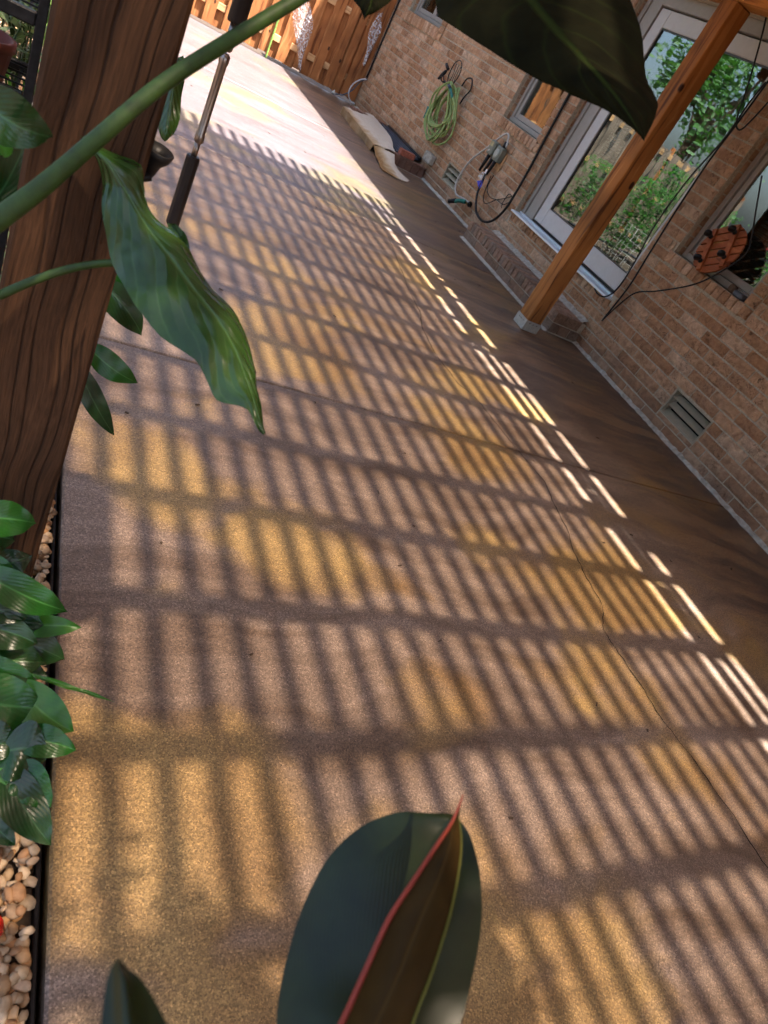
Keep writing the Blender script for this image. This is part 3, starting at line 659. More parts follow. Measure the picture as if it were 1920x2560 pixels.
# ================================================================ PERGOLA
perg = thing('pergola', (1.8, 1, 0), 'cedar pergola with square posts, slats and translucent roof sheets over the patio', 'pergola')
def post(x0, y0, zb, mat, bracket=True):
    mb = MB().box((x0, y0, zb), (x0+.142, y0+.142, 2.30), .006)
    p = mb.build('post', mat, perg)
    if bracket:
        k = MB(); t = .003; e = .0025
        k.box((x0-e-t, y0-e-t, 0.004), (x0-e, y0+.142+e+t, .085)); k.box((x0+.142+e, y0-e-t, .004), (x0+.142+e+t, y0+.142+e+t, .085))
        k.box((x0-e, y0-e-t, .004), (x0+.142+e, y0-e, .0845)); k.box((x0-e, y0+.142+e, .004), (x0+.142+e, y0+.142+e+t, .0845))
        ko = k.build('post_base', M['galv'], p)
        for q in (.25, .5, .75):
            MB().lathe((x0-e-t-.002, y0+.142*q, .062), (1, 0, 0), [(.004, 0), (.004, .003)], 8).build('nail_head', M['dark'], p)
            MB().lathe((x0+.142*q, y0-e-t-.002, .066), (0, 1, 0), [(.004, 0), (.004, .003)], 8).build('nail_head', M['dark'], p)
    return p
tag(post(0.0, 1.02, -.12, M['cedar_shaded'], False), 'weathered post with deep grain and shade-darkened colour close to the camera')
tag(post(3.453, 4.225, .012, M['cedar']), 'orange cedar post with galvanised base near the step')
post(3.453, 1.02, .012, M['cedar']); post(0.0, 4.225, -.12, M['cedar_shaded'], False); post(0.0, -2.2, -.12, M['cedar_shaded'], False); post(3.453, -2.2, .012, M['cedar'])
for x0 in (0.0, 3.453): MB().box((x0+.002, -3.4, 2.302), (x0+.140, 5.38, 2.492), .004).build('beam', M['cedar_y'], perg)
for k in range(-8, 14):
    y = -.019+.395*k; MB().box((-.42, y-.019, 2.494), (3.78, y+.019, 2.634), .003).build('rafter', M['cedar_x'], perg)
k = 0
while True:
    x = 3.7175-.1075*k
    if x < -.38: break
    dy = random.uniform(-.02, .03)
    MB().box((x-.022, -3.35, 2.636), (x+.022, 5.45+dy, 2.675), .002).build('slat', M['cedar_y'], perg); k += 1
ya, kk = -3.35, 0                                   # unseen flat strips added to narrow the sun gaps along the house side
while ya < 5.3:
    yb = min(ya+random.uniform(.35, 1.0), 5.44); e1 = random.uniform(-.006, .006)
    MB().box((3.30, ya+.004, 2.677), (3.345 if kk % 4 == 1 else 3.3735, yb-.004, 2.690), .002).build('gap_strip', M['cedar_y'], perg)
    MB().box((3.4175, ya+.004, 2.677), (3.436+e1, yb-.004, 2.690), .002).build('gap_strip', M['cedar_y'], perg); ya = yb; kk += 1
for xa, xb, y0, y1 in ((3.215, 3.30, 1.03, 1.24), (3.415, 3.485, .90, 1.17), (3.215, 3.30, 2.75, 2.90), (3.415, 3.485, 2.62, 2.83), (3.415, 3.485, 3.7, 3.82), (3.215, 3.30, 3.42, 3.5), (3.415, 3.485, .30, .34)):  # unseen pieces added to shut some sun gaps between the slats
    MB().box((xa, y0, 2.692), (xb, y1, 2.702), .002).build('gap_block', M['cedar_y'], perg)
for k in range(13):                                  # corrugated sheets, each spans the slats
    y0 = -3.3+.66*k; y1 = min(y0+.67, 5.18); n = 44; vs = []; z = 2.688+.003*(k % 2)
    for i in range(n+1):
        y = y0+(y1-y0)*i/n; h = z+.008*math.sin(2*math.pi*y/.066)
        xr = 3.234+.007*math.sin(k*2.7)
        vs += [(-.40, y, h), (xr, y, h)]
    mesh('roof_sheet', vs, [(2*i, 2*i+1, 2*i+3, 2*i+2) for i in range(n)], M['panel'], perg, True)

# ================================================================ FENCE
FY = 11.55
fence = thing('board_fence', (0, FY, 0), 'cedar shadowbox fence of alternating boards across the end of the patio', 'fence')
for z in (.24, .99, 1.70):
    for xa, xb in ((-4.0, -1.6), (-1.598, .8), (.802, 2.28), (2.282, 4.16)): MB().box((xa, FY+.022, z), (xb, FY+.060, z+.085), .003).build('rail', M['rail'], fence)
for x in (-3.9, -1.6, .8, 2.28): MB().box((x-.045, FY+.062, -.1), (x+.045, FY+.15, 1.9), .003).build('fence_post', M['board'], fence)
fx = [3.10-.2715*i for i in range(0, 27)] + [3.365, 3.604, 3.742, 3.905, 4.045]
for i, x in enumerate(fx):
    wd = .15 if i < 29 else .135 if i < 31 else .115
    zt = 1.83+random.uniform(-.01, .01); dz = random.uniform(-.01, .015); tl = random.uniform(-.006, .006)
    b_ = MB().box((x, FY, .045+dz), (x+wd, FY+.019, zt), .002)
    b_.v = [(v[0]+tl*v[2], v[1], v[2]) for v in b_.v]; b_.build('board', M['board' if x > 1.0 else 'board_old'], fence)
for i in range(30):
    x = 4.0-.2715*i+.0505-.2715*.0; x = 2.9645+.2715*4-.2715*i; MB().box((x, FY+.0625, .03), (x+.15, FY+.081, 1.82), .002).build('board', M['board' if x > 1.0 else 'board_old'], fence)
MB().box((-3.9, FY-.02, -.10), (4.15, FY+.16, -.02)).build('foot_strip', M['edging'], fence)

# ================================================================ THINGS BY THE WALL
def tubething(name, pts, r, mat, label, cat, group=None, n=8):
    o = MB().tube(pts, r, n).build(name, mat, None, True); return tag(o, label, cat, group)
# hose hanger and hose
hx = W-.05
hang = thing('hose_hanger', (W, 8.65, 1.0), 'black scrolled wire hose hanger on the brick wall', 'hose hanger')
ring = [(W-.03-.02*math.sin(math.pi*i/16), 8.72+.15*math.cos(2*math.pi*i/16), 1.13+.13*math.sin(2*math.pi*i/16)) for i in range(17)]
MB().tube(ring, .006, 6).build('back_hoop', M['blackmetal'], hang, True)
for a in (.25, .5, .75):
    y = 8.57+.3*a
    MB().tube([(W-.02, y, 1.01), (W-.03, 8.72+(y-8.72)*.6, 1.10), (W-.025, y+.02, 1.22)], .004, 6).build('scroll', M['blackmetal'], hang, True)
MB().tube([(W-.012, 8.6, 1.0), (W-.06, 8.62, .985), (W-.13, 8.66, .99), (W-.16, 8.7, 1.04)], .008, 6).tube([(W-.012, 8.8, 1.0), (W-.06, 8.8, .985), (W-.13, 8.78, .99), (W-.16, 8.74, 1.04)], .008, 6).build('arm', M['blackmetal'], hang, True)
MB().tube([(W-.05, 8.58, 1.0), (W-.10, 8.70, .995), (W-.05, 8.84, 1.0)], .012, 6).build('saddle', M['blackmetal'], hang, True)
hs = thing('garden_hose', (W-.1, 8.6, .4), 'coiled light green garden hose hanging on the brick wall', 'hose')
r = random.Random(3)
for i in range(9):
    dyw = r.uniform(.15, .31); zb = r.uniform(.40, .60); cy = 8.40+r.uniform(-.06, .06); xo = hx-.012-.014*i
    zt = .99+r.uniform(-.01, .05); pts = []
    for j in range(17):
        a = 2*math.pi*j/16
        zz = (zt+zb)/2+(zt-zb)/2*math.cos(a); wv = dyw*math.sin(a)*(1.0-.45*math.cos(a)) if True else 0
        pts.append((xo+.02*math.sin(3*a+i), cy+.16*(zz-.75)+wv, zz))
    MB().tube(pts, .0115, 8).build('hose_loop', M['hose'], hs, True)
MB().tube([(hx-.15, 8.44, .98), (hx-.16, 8.30, .98), (hx-.15, 8.16, .93), (hx-.14, 8.02, .86), (hx-.13, 7.93, .74)], .0125, 8).build('hose_tail', M['hose'], hs, True)
MB().tube([(hx-.155, 8.37, 1.0), (hx-.165, 8.28, .985)], .018, 8, False).build('coupling', M['navy'], hs, True)
MB().tube([(hx-.16, 8.28, .98), (hx-.155, 8.14, .92)], .016, 8, False).build('coupling', M['teal'], hs, True)
MB().tube([(hx-.05, 8.83, .68), (hx-.05, 8.80, .55)], .02, 8, False).build('coupling', M['teal'], hs, True)
tubething('cable', [(W-.02, 8.44, 1.06), (W-.04, 8.36, 1.15), (W-.05, 8.22, 1.17), (W-.05, 8.14, 1.08), (W-.04, 8.22, .98), (W-.02, 8.28, .9)], .009, M['black'], 'short loop of black tubing beside the hose hanger', 'tubing')
nz = thing('spray_nozzle', (W-.06, 8.98, 1.0), 'dark spray nozzle hanging left of the coiled hose', 'nozzle')
MB().lathe((W-.05, 8.93, 1.10), (-.2, .5, -1), [(.012, 0), (.022, .03), (.02, .09), (.014, .14)], 10).build('nozzle_body', M['black'], nz, True)
MB().tube([(W-.05, 8.91, 1.12), (W-.06, 8.99, 1.15)], .02, 8, False).build('nozzle_head', M['black'], nz, True)
# watering timer
tm = thing('watering_timer', (W, 7.0, .7), 'grey two part watering timer with dial on the brick wall', 'timer')
MB().box((W-.012, 6.82, .62), (W-.001, 7.0, .80), .003).build('back_plate', M['rail'], tm)
MB().box((W-.085, 6.84, .685), (W-.014, 6.965, .83), .012).build('case', M['timer'], tm)
MB().box((W-.10, 6.985, .70), (W-.03, 7.10, .84), .012).build('case', M['timer'], tm)
MB().box((W-.103, 7.02, .78), (W-.0995, 7.085, .825)).build('screen', M['lcd'], tm)
MB().lathe((W-.084, 6.90, .755), (-1, 0, 0), [(.045, 0), (.047, .008), (.036, .016)], 20).build('dial', M['dial'], tm)
for y, z in ((7.045, .74), (7.06, .73)): MB().lathe((W-.099, y, z), (-1, 0, 0), [(.007, 0), (.007, .004)], 10).build('button', M['conduit'], tm)
MB().tube([(W-.05, 6.89, .83), (W-.05, 6.88, .89)], .022, 8, False).build('inlet', M['black'], tm, True)
for y, l in ((7.06, .18), (6.97, .15), (6.89, .16)): MB().tube([(W-.06, y, .70), (W-.065, y+.02, .70-l)], [.022, .014], 8, False).build('outlet', M['black'], tm, True)
def wp(*p): return [V(q) for q in p]
tubething('supply_hose', wp((W-.05, 6.88, .89), (4.1100,6.8454,0.8503), (4.1100,6.9189,0.9490), (4.1000,7.0000,0.9193), (4.0900,7.1393,0.7457), (4.0900,7.3202,0.5558), (4.0900,7.3827,0.3912), (4.0900,7.3750,0.2571), (4.1000,7.2740,0.1795), (4.1000,7.0808,0.2043), (4.0800,6.9316,0.2188)), .010, M['hosegrey'], 'grey hose looping from the faucet up to the watering timer', 'hose')
tubething('irrigation_line', wp((4.0900,6.9217,0.5561), (4.0800,6.8824,0.4715), (4.0700,6.8406,0.3612), (4.0700,6.7497,0.2561), (4.0800,6.6547,0.1970), (4.0900,6.4987,0.1868), (4.1000,6.3637,0.2566), (4.1200,6.3047,0.3918), (4.1300,6.2987,0.5529), (4.1400,6.3194,0.8325), (4.1450,6.3497,1.1153), (4.1480,6.3713,1.3524), (4.1500,6.3954,1.6157)), .013, M['black'], 'thick black line dropping from the timer and rising beside the door', 'cable')
MB_ = MB().tube(wp((4.1000,6.8144,0.5562), (4.1100,6.7867,0.3985), (4.1200,6.7457,0.3310), (4.1200,6.6622,0.3248), (4.1300,6.5507,0.4121), (4.1400,6.4375,0.4777), (4.1500,6.3632,0.5319), (4.1500,6.4260,0.5284), (4.1400,6.4298,0.4427), (4.1400,6.3996,0.3910)), .0045, 6)
tag(MB_.build('drip_tube', M['black'], None, True), 'thin black drip tube looping below the left timer outlet', 'tubing')
MB_ = MB().tube(wp((4.1000,6.7735,0.5796), (4.1100,6.7941,0.4736), (4.1100,6.7379,0.4172), (4.1200,6.6450,0.3968), (4.1300,6.5308,0.4199), (4.1400,6.4074,0.4262), (4.1400,6.3254,0.4884), (4.1450,6.3132,0.5369)), .0045, 6)
tag(MB_.build('drip_tube', M['black'], None, True), 'thin black drip tube under the right timer outlet joining the thick line', 'tubing')
fc = thing('outdoor_faucet', (W, 7.05, .19), 'small brass wall faucet with blue fittings near the slab', 'faucet')
MB().tube([(W, 6.98, .20), (W-.07, 6.98, .20)], .014, 8, False).lathe((W-.05, 6.98, .20), (0, 0, 1), [(.02, -.02), (.022, .02)], 10).build('spigot', M['brass'], fc, True)
MB().tube([(W-.08, 6.99, .20), (W-.12, 7.06, .17), (W-.13, 7.10, .14)], .022, 8).build('splitter', M['teal'], fc, True)
MB().tube([(W-.13, 7.10, .15), (W-.16, 7.18, .10)], .024, 8, False).build('shutoff', M['black'], fc, True)
MB().lathe((W-.07, 6.90, .21), (0, 1, 0), [(.028, 0), (.028, .012)], 12).build('handle', M['black'], fc, True)
tg = thing('hose_tag', (W-.09, 7.0, .5), 'blue and clear plastic tags on the black line below the timer', 'tag')
MB().add([(4.0700,6.8734,0.4792), (4.0700,6.9666,0.4362), (4.0650,6.8456,0.3878), (4.0600,6.8117,0.4332)], [(0,1,2,3)]).build('blue_flap', M['blue'], tg)
MB().add([(4.0800,6.8969,0.5522), (4.0700,6.9670,0.5314), (4.0600,6.9829,0.4782), (4.0700,6.8870,0.4656), (4.0800,6.8703,0.5018)], [(0,1,2,3,4)]).build('clear_flap', M['film'], tg)
MB().box((4.0600,6.8695,0.5450), tuple(V((4.0600,6.8695,0.5450))+V((.004, .03, .04)))).build('white_label', M['white'], tg)
# block on the wall
bk = thing('wall_block', (W-.03, 8.3, .22), 'small grey concrete block sitting against the wall by the well', 'block')
MB().box((W-.07, 8.22, .19), (W-.003, 8.44, .30), .01).build('block_body', M['cement'], bk)
# black cables by the right window
tubething('cable', wp((4.1000,4.3003,2.1160), (4.1000,4.3129,1.9638), (4.0900,4.2942,1.8355), (4.0900,4.3007,1.6950), (4.1000,4.3635,1.4156), (4.1100,4.3791,1.0697), (4.1100,4.3266,0.7940), (4.1100,4.3046,0.6316), (4.0800,4.2856,0.5240), (4.0200,4.2758,0.4645), (4.0000,4.3373,0.4496), (4.0000,4.4034,0.4616)), .006, M['black'], 'black cable hanging over the door sill with loose split ends', 'cable')
tubething('cable', wp((4.1200,4.3047,2.2632), (4.1200,4.3101,1.8714), (4.1200,4.3196,1.5874), (4.1300,4.3076,1.2349), (4.1300,4.2656,0.8645), (4.1400,4.2464,0.6021), (4.1500,4.2760,0.2900)), .007, M['black'], 'black cable running straight down the brick into the wall by the step', 'cable')
tubething('cable', wp((4.0200,3.7345,1.6401), (4.0300,3.5773,1.4356), (4.0500,3.5102,1.3338), (4.1000,3.4995,1.2156), (4.1200,3.6224,1.0075), (4.1300,3.7540,0.8714), (4.1300,3.9745,0.7133), (4.1300,4.1338,0.6154), (4.1400,4.2129,0.4769), (4.1450,4.2698,0.2956)), .0055, M['black'], 'thin black cable sagging from under the round wooden caddy across the brick', 'cable')
tubething('cable', wp((4.1300,4.7743,2.5492), (4.1200,4.6196,2.3470), (4.1200,4.4435,2.0630), (4.1100,4.3256,1.8624), (4.1100,4.2416,1.8193), (4.1200,4.2147,1.8994), (4.1200,4.1806,2.0662)), .006, M['black'], 'black cable looping on the brick at the upper right edge', 'cable')
# wooden plant caddy in the window
cd = thing('plant_caddy', (W, 3.745, .99), 'round slatted wooden plant caddy with black casters leaning in the window', 'plant caddy')
cc_ = V((W-.015, 3.755, 1.168)); nrm = V((-1, .12, .22)).normalized(); ay = (V((0, .55, .83))-nrm*V((0, .55, .83)).dot(nrm)).normalized(); ax = ay.cross(nrm)
RR = .185
for i in range(6):
    a0, a1 = -RR+i*2*RR/6+.006, -RR+(i+1)*2*RR/6-.006; tops, n = [], 8
    up_ = [(ax*math.sqrt(max(RR*RR-a*a, 0))+ay*a) for a in [a0+(a1-a0)*j/n for j in range(n+1)]]
    dn = [(ax*-math.sqrt(max(RR*RR-a*a, 0))+ay*a) for a in [a1+(a0-a1)*j/n for j in range(n+1)]]
    loop = up_+dn; k = len(loop)
    MB().add([cc_+p for p in loop]+[cc_+p-nrm*.014 for p in loop], [tuple(range(k))[::-1], tuple(range(k, 2*k))]+[(j, (j+1) % k, k+(j+1) % k, k+j) for j in range(k)]).build('slat', M['caddy'], cd)
for s in (-.085, .085):
    L = math.sqrt(RR*RR-s*s)-.005; MB().obox(cc_+ax*s+nrm*.011, ax*.017, ay*L, nrm*.010).build('batten', M['caddy'], cd)
    for t in (-.095, .095):
        q = cc_+ax*s*1.05+ay*t+nrm*.021
        k = MB().lathe(q, nrm, [(.016, 0), (.016, .012), (.007, .013), (.007, .03)], 10).build('caster', M['black'], cd, True)
        MB().lathe(q+nrm*.045-ay*.012, ay, [(.022, 0), (.027, .004), (.027, .022), (.022, .026)], 14).build('wheel', M['black'], k, True)
dk = thing('sill_clutter', (W-.01, 3.40, .99), 'small dark hardware left on the right end of the window sill', 'hardware')
MB().box((W-.02, 3.33, .991), (W+.05, 3.42, 1.03), .01).build('lump', M['cover'], dk); MB().box((W-.01, 3.43, .991), (W+.04, 3.49, 1.045), .012).build('lump', M['bark'], dk)
# access well, cover, cardboard
wl = thing('access_well', (3.9, 9.2, 0), 'low brick lined access well with slate cover against the wall', 'access well')
WP = [(.20,.10,.07),(.24,.12,.08),(.17,.09,.065)]
for i in range(6): sbrick((3.60+.092*i, 8.30, .004), (3.60+.092*i+.084, 8.42, .125), random.choice(WP), wl)
for i in range(6): sbrick((3.60+.092*i, 9.96, .004), (3.60+.092*i+.084, 10.08, .15), random.choice(WP), wl)
for i in range(18): sbrick((3.58, 8.43+.085*i, .004), (3.69, 8.43+.085*i+.077, .055), random.choice(WP), wl)
MB().box((3.595, 8.296, -.001), (W-.002, 8.425, .006)).build('mortar_bed', M['cement'], wl)
MB().obox((3.92, 9.23, .115), (.22, 0, .018), (0, .66, .0), (0, 0, .008)).build('cover', M['cover'], wl)
for i in range(7): MB().obox((3.74+.06*i, 9.23, .1135+.0049*i), (.006, 0, 0), (0, .655, 0), (0, 0, .013)).build('cover_rib', M['cover'], wl)
MB().box((3.70, 8.43, .003), (W-.003, 9.95, .02)).build('well_floor', M['dark'], wl)
MB().tube([(4.13, 8.55, .16), (4.13, 9.85, .16)], .022, 8, False).build('cover_tube', M['black'], wl, True)
lb = sbrick((3.76, 8.315, .128), (3.955, 8.405, .195), (.27,.085,.05), None); lb.name = 'loose_brick'; lb.data.materials[0] = M['redbrick']; tag(lb, 'loose red brick lying on the near curb of the access well', 'brick')
def sheet(name, grid, mat, parent, th=.004, jit=.004):
    nr, nc = len(grid), len(grid[0]); vs = [V(p)+V((0, 0, random.uniform(-jit, jit))) for r_ in grid for p in r_]
    N0 = len(vs); vs = vs+[v-V((0, 0, th)) for v in vs]
    f = [(i*nc+j, i*nc+j+1, (i+1)*nc+j+1, (i+1)*nc+j) for i in range(nr-1) for j in range(nc-1)]
    f2 = [tuple(N0+q for q in reversed(k)) for k in f]
    bd = [j for j in range(nc)]+[i*nc+nc-1 for i in range(1, nr)]+[(nr-1)*nc+j for j in range(nc-2, -1, -1)]+[i*nc for i in range(nr-2, 0, -1)]
    f3 = [(bd[k], N0+bd[k], N0+bd[(k+1) % len(bd)], bd[(k+1) % len(bd)]) for k in range(len(bd))]
    return mesh(name, vs, f+f2+f3, mat, parent)
cb = thing('cardboard_box', (3.6, 9.2, 0), 'flattened stained cardboard box lying over the access well', 'cardboard')
def lerp(a, b_, t): return V(a).lerp(V(b_), t)
A0, A1 = (3.49, 10.02, .10), (3.46, 8.44, .085); B0, B1 = (3.97, 10.12, .165), (3.66, 8.26, .145)
edge = [(3.97,10.12,.165),(3.94,9.7,.165),(3.90,9.30,.165),(3.87,9.05,.16),(3.79,8.74,.155),(3.70,8.45,.15),(3.66,8.24,.145)]
g_ = [[lerp(lerp(A0, A1, i/6), edge[i], j/6)+V((0, 0, .006*math.sin(j*1.7+i))) for j in range(7)] for i in range(7)]
sheet('top_face', g_, M['card'], cb)
sheet('front_face', [[V((lerp(A0, A1, i/8).x+.02*math.sin(i*1.3)*(1-j/3), lerp(A0, A1, i/8).y, .003+(lerp(A0, A1, i/8).z-.006)*j/3)) for j in range(4)] for i in range(9)], M['card'], cb, .003, .001)
fl = [[(3.455,8.42,.075),(3.53,8.34,.10),(3.60,8.27,.115),(3.655,8.22,.12)],[(3.44,8.2,.02),(3.50,8.12,.05),(3.57,8.08,.07),(3.63,8.06,.06)],[(3.40,7.95,.012),(3.47,7.95,.022),(3.55,7.95,.035),(3.66,7.97,.03)],[(3.35,7.76,.012),(3.46,7.76,.012),(3.57,7.78,.014),(3.70,7.86,.014)],[(3.335,7.61,.012),(3.47,7.61,.014),(3.58,7.62,.012),(3.765,7.79,.012)],[(3.42,7.58,.012),(3.50,7.575,.014),(3.6,7.60,.012),(3.68,7.65,.01)]]
sheet('flap', fl, M['card'], cb, .005, .003)
# bags, stake, conduit at the fence
def bag(name, top, bot, wid, label, yy):
    n, m_ = 26, 9; vs = []
    r = random.Random(len(label))
    for i in range(n+1):
        t = i/n; c = V(top).lerp(V(bot), t); wv = wid*(.45+.9*math.sin(math.pi*min(t*1.15, 1))**.8)*(1-t*.55)
        for j in range(m_+1):
            s = j/m_*2-1; vs.append((c.x+s*wv/2+.012*math.sin(7*t+5*s), yy-.03-.022*math.cos(s*5+6*t)-.012*r.random(), c.z+.02*math.sin(4*s+t*9)))
    return tag(mesh(name, vs, [(i*(m_+1)+j, i*(m_+1)+j+1, (i+1)*(m_+1)+j+1, (i+1)*(m_+1)+j) for i in range(n) for j in range(m_)], M['film']), label, 'plastic bag', 'clear bags hung on the fence')
bag('plastic_bag', (2.90, FY, .95), (3.20, FY, .08), .26, 'longer clear plastic bag hanging at the middle of the fence', FY)
bag('plastic_bag', (4.0, FY, 1.22), (4.06, FY, .55), .13, 'narrow clear plastic bag hanging on the fence beside the house corner', FY)
tubething('garden_stake', [(2.697, FY-.03, -.03), (2.69, FY-.03, .6), (2.685, FY-.03, 1.5)], .014, M['stake'], 'thin green garden stake standing against the fence', 'stake')
tubething('cable', [(3.74, 11.40, .02), (3.80, 11.42, .03), (3.92, 11.44, .07), (4.02, 11.44, .18), (4.08, 11.43, .33), (4.155, 11.41, .41)], .010, M['cover'], 'dark cable curving from the fence foot to the house corner', 'cable')
tubething('conduit', [(4.15, 11.41, .40), (4.07, 11.42, .36), (3.99, 11.43, .25), (3.98, 11.43, .13), (4.04, 11.42, .05), (4.13, 11.41, .03)], .010, M['conduit'], 'white conduit loop at the house corner by the fence', 'conduit')
tubething('cable', [(4.15, 11.435, .42), (4.15, 11.44, 1.2), (4.15, 11.44, 2.6)], .014, M['black'], 'black cable running up the house corner beside the fence', 'cable')
tw = MB().lathe((3.76, 11.41, .02), (0, 0, 1), [(.03, 0), (.03, .02), (.012, .03), (.012, .05)], 10).build('drain_fitting', M['galv'], None, True); tag(tw, 'small metal fitting on the slab at the fence foot', 'fitting')

# ================================================================ HANGING POLE, HOOK
wd = thing('hanging_wand', (.30, 1.60, .74), 'black and steel telescoping wand hanging beside the dark post', 'wand')
WX, WY = .302, 1.60
MB().lathe((WX, WY, .735), (0, 0, 1), [(.012, 0), (.0145, .004), (.0145, .152), (.012, .156)], 12).build('grip', M['grip'], wd)
MB().lathe((WX, WY, .885), (0, 0, 1), [(.0065, 0), (.0065, .04)], 10).build('stem', M['steel'], wd, True)
MB().lathe((WX, WY, .918), (0, 0, 1), [(.006, 0), (.010, .004), (.010, .016), (.0085, .02), (.0085, .155), (.010, .158), (.010, .172), (.006, .176)], 12).build('tube', M['steel'], wd, True)
MB().lathe((WX, WY, 1.097), (0, 0, 1), [(.006, 0), (.0095, .004), (.0095, .05)], 12).build('tube', M['steel'], wd, True)
MB().lathe((WX, WY, 1.146), (0, 0, 1), [(.016, 0), (.0175, .003), (.0175, .5), (.014, .51)], 12).build('upper_sleeve', M['grip'], wd, True)
MB().tube([(WX, WY, 1.65), (WX, WY, 2.5)], .006, 6, False).build('hanging_rod', M['steel'], wd, True)
hk = thing('post_cup', (.15, 1.11, 1.02), 'small flared black cup hook fixed to the side of the dark post', 'hook')
hc = V((0.1621,1.1100,1.0057))
MB().lathe(hc, (.10, -.12, 1), [(.006, -.045), (.009, -.036), (.012, -.022), (.020, -.012), (.023, 0), (.021, .001), (.012, -.014), (.004, -.03)], 18).build('cup', M['black'], hk, True)
MB().tube([hc+V((0, 0, -.04)), hc+V((-.02, 0, -.05)), V((.144, 1.11, hc.z-.05))], [.007, .010], 8).build('stem', M['black'], hk, True)

# ================================================================ LEAVES
def leaf_rows(name, rows, mat, parent, sub=4, ripple=.0, freq=20, cup=0.0, seed=0):
    """rows: (left edge, midrib, right edge) points from base to tip"""
    Ls, Ms, Rs = spline([r_[0] for r_ in rows], 3), spline([r_[1] for r_ in rows], 3), spline([r_[2] for r_ in rows], 3)
    n = len(Ms); vs, uv, fs = [], [], []; m_ = 2*sub+1
    for i in range(n):
        nr = (Rs[i]-Ls[i]).cross(Ms[min(i+1, n-1)]-Ms[max(i-1, 0)])
        nr = nr.normalized() if nr.length > 1e-9 else V((0,0,1))
        if nr.dot(CAM-Ms[i]) < 0: nr = -nr
        for j in range(-sub, sub+1):
            t = abs(j)/sub; E_ = Ls[i] if j < 0 else Rs[i]
            p = Ms[i].lerp(E_, t) + nr*(cup*math.sin(math.pi*t)*(E_-Ms[i]).length)
            if ripple: p = p + nr*(ripple*t*math.sin(i*freq*.026+(j > 0)*1.7+seed) + ripple*.5*mnoise.noise(V((i*.5, j*.7, seed))))
            vs.append(p); uv.append((i/(n-1), .5+.5*j/sub))
    for i in range(n-1):
        for j in range(m_-1): fs.append((i*m_+j, i*m_+j+1, (i+1)*m_+j+1, (i+1)*m_+j))
    # camera-facing winding
    o = mesh(name, vs, fs, mat, parent, True, uv)
    c = sum((o.data.polygons[k].normal.dot(CAM-o.data.polygons[k].center) for k in range(len(fs))))
    if c < 0: o.data.flip_normals()
    return o
def simple_leaf(base, tip, width, mat, parent, droop=.0, fold=.25, face=None, name='leaf', blunt=.8, side=None, ripple=.002, seed=0):
    b_, t_ = V(base), V(tip); ax_ = (t_-b_); L = ax_.length; ax_.normalize()
    nrm = V(face) if face is not None else (CAM-(b_+t_)/2).normalized()
    nrm = (nrm-ax_*nrm.dot(ax_)).normalized(); sd = ax_.cross(nrm)
    rows = []; n = 9; rr = random.Random(seed*13+5); k1, k2, k3 = rr.uniform(.75, 1.25), rr.uniform(-.35, .35), rr.uniform(-.3, .3)
    for i in range(n+1):
        t = i/n; pe = .62*blunt/.8; tp = pe/(pe+.9); wv = width*(max(t, .01)**pe*(1-min(t, .995))**.9)/(tp**pe*(1-tp)**.9)
        if i == n: wv = width*.01
        c = b_+ax_*(L*t)+nrm*(droop*k1*4*t*(1-t)-(width*.6)*t*t*max(0, k2))+sd*(width*k3*4*t*(1-t))
        f1 = fold*(1+k2+.8*math.sin(3*t+seed)); f2 = fold*(1-k2+.8*math.sin(3*t+seed*2.1))
        rows.append((c-sd*wv*(1+.2*k3)+nrm*(f1*wv), c, c+sd*wv*(1-.2*k3)+nrm*(f2*wv)))
    return leaf_rows(name, rows, mat, parent, 4, ripple, 22, .0, seed)
# elephant ear plant
ee = thing('elephant_ear_plant', (-.40, .55, -.05), 'elephant ear plant with long green stalk crossing the dark post and hanging leaves', 'plant')
ST = [(0.2425,0.9744,1.2622),(0.1697,0.9275,1.1874),(0.1136,0.8925,1.1253),(0.0632,0.8610,1.0542),(0.0202,0.8319,0.9935),(-0.0287,0.8057,0.9308)]
MB().tube([V((0.5043,1.1290,1.4335)), V((0.3249,1.0431,1.3363))]+[V(p) for p in ST]+[V((-0.0719,0.8023,0.8647)), V((-.20, .62, .55)), V((-.33, .57, .25)), V((-.40, .55, -.05))], [.0045, .006, .0076, .0083, .0088, .0094, .011, .012, .013, .014, .015], 12).build('stalk', M['stalk'], ee, True)
MB().tube([V((0.1912,0.8713,0.9380)), V((0.1732,0.9087,0.9202)), V((0.1243,0.9509,0.8876)), V((0.0824,0.9618,0.8599)), V((0.0436,0.9555,0.8325)), V((0.0025,0.9449,0.7974)), V((-0.0443,0.9201,0.7574)), V((-.30, .60, .25)), V((-.39, .55, -.05))], [.004, .0048, .0052, .0056, .006, .0075, .009], 10).build('stalk', M['stalk'], ee, True)
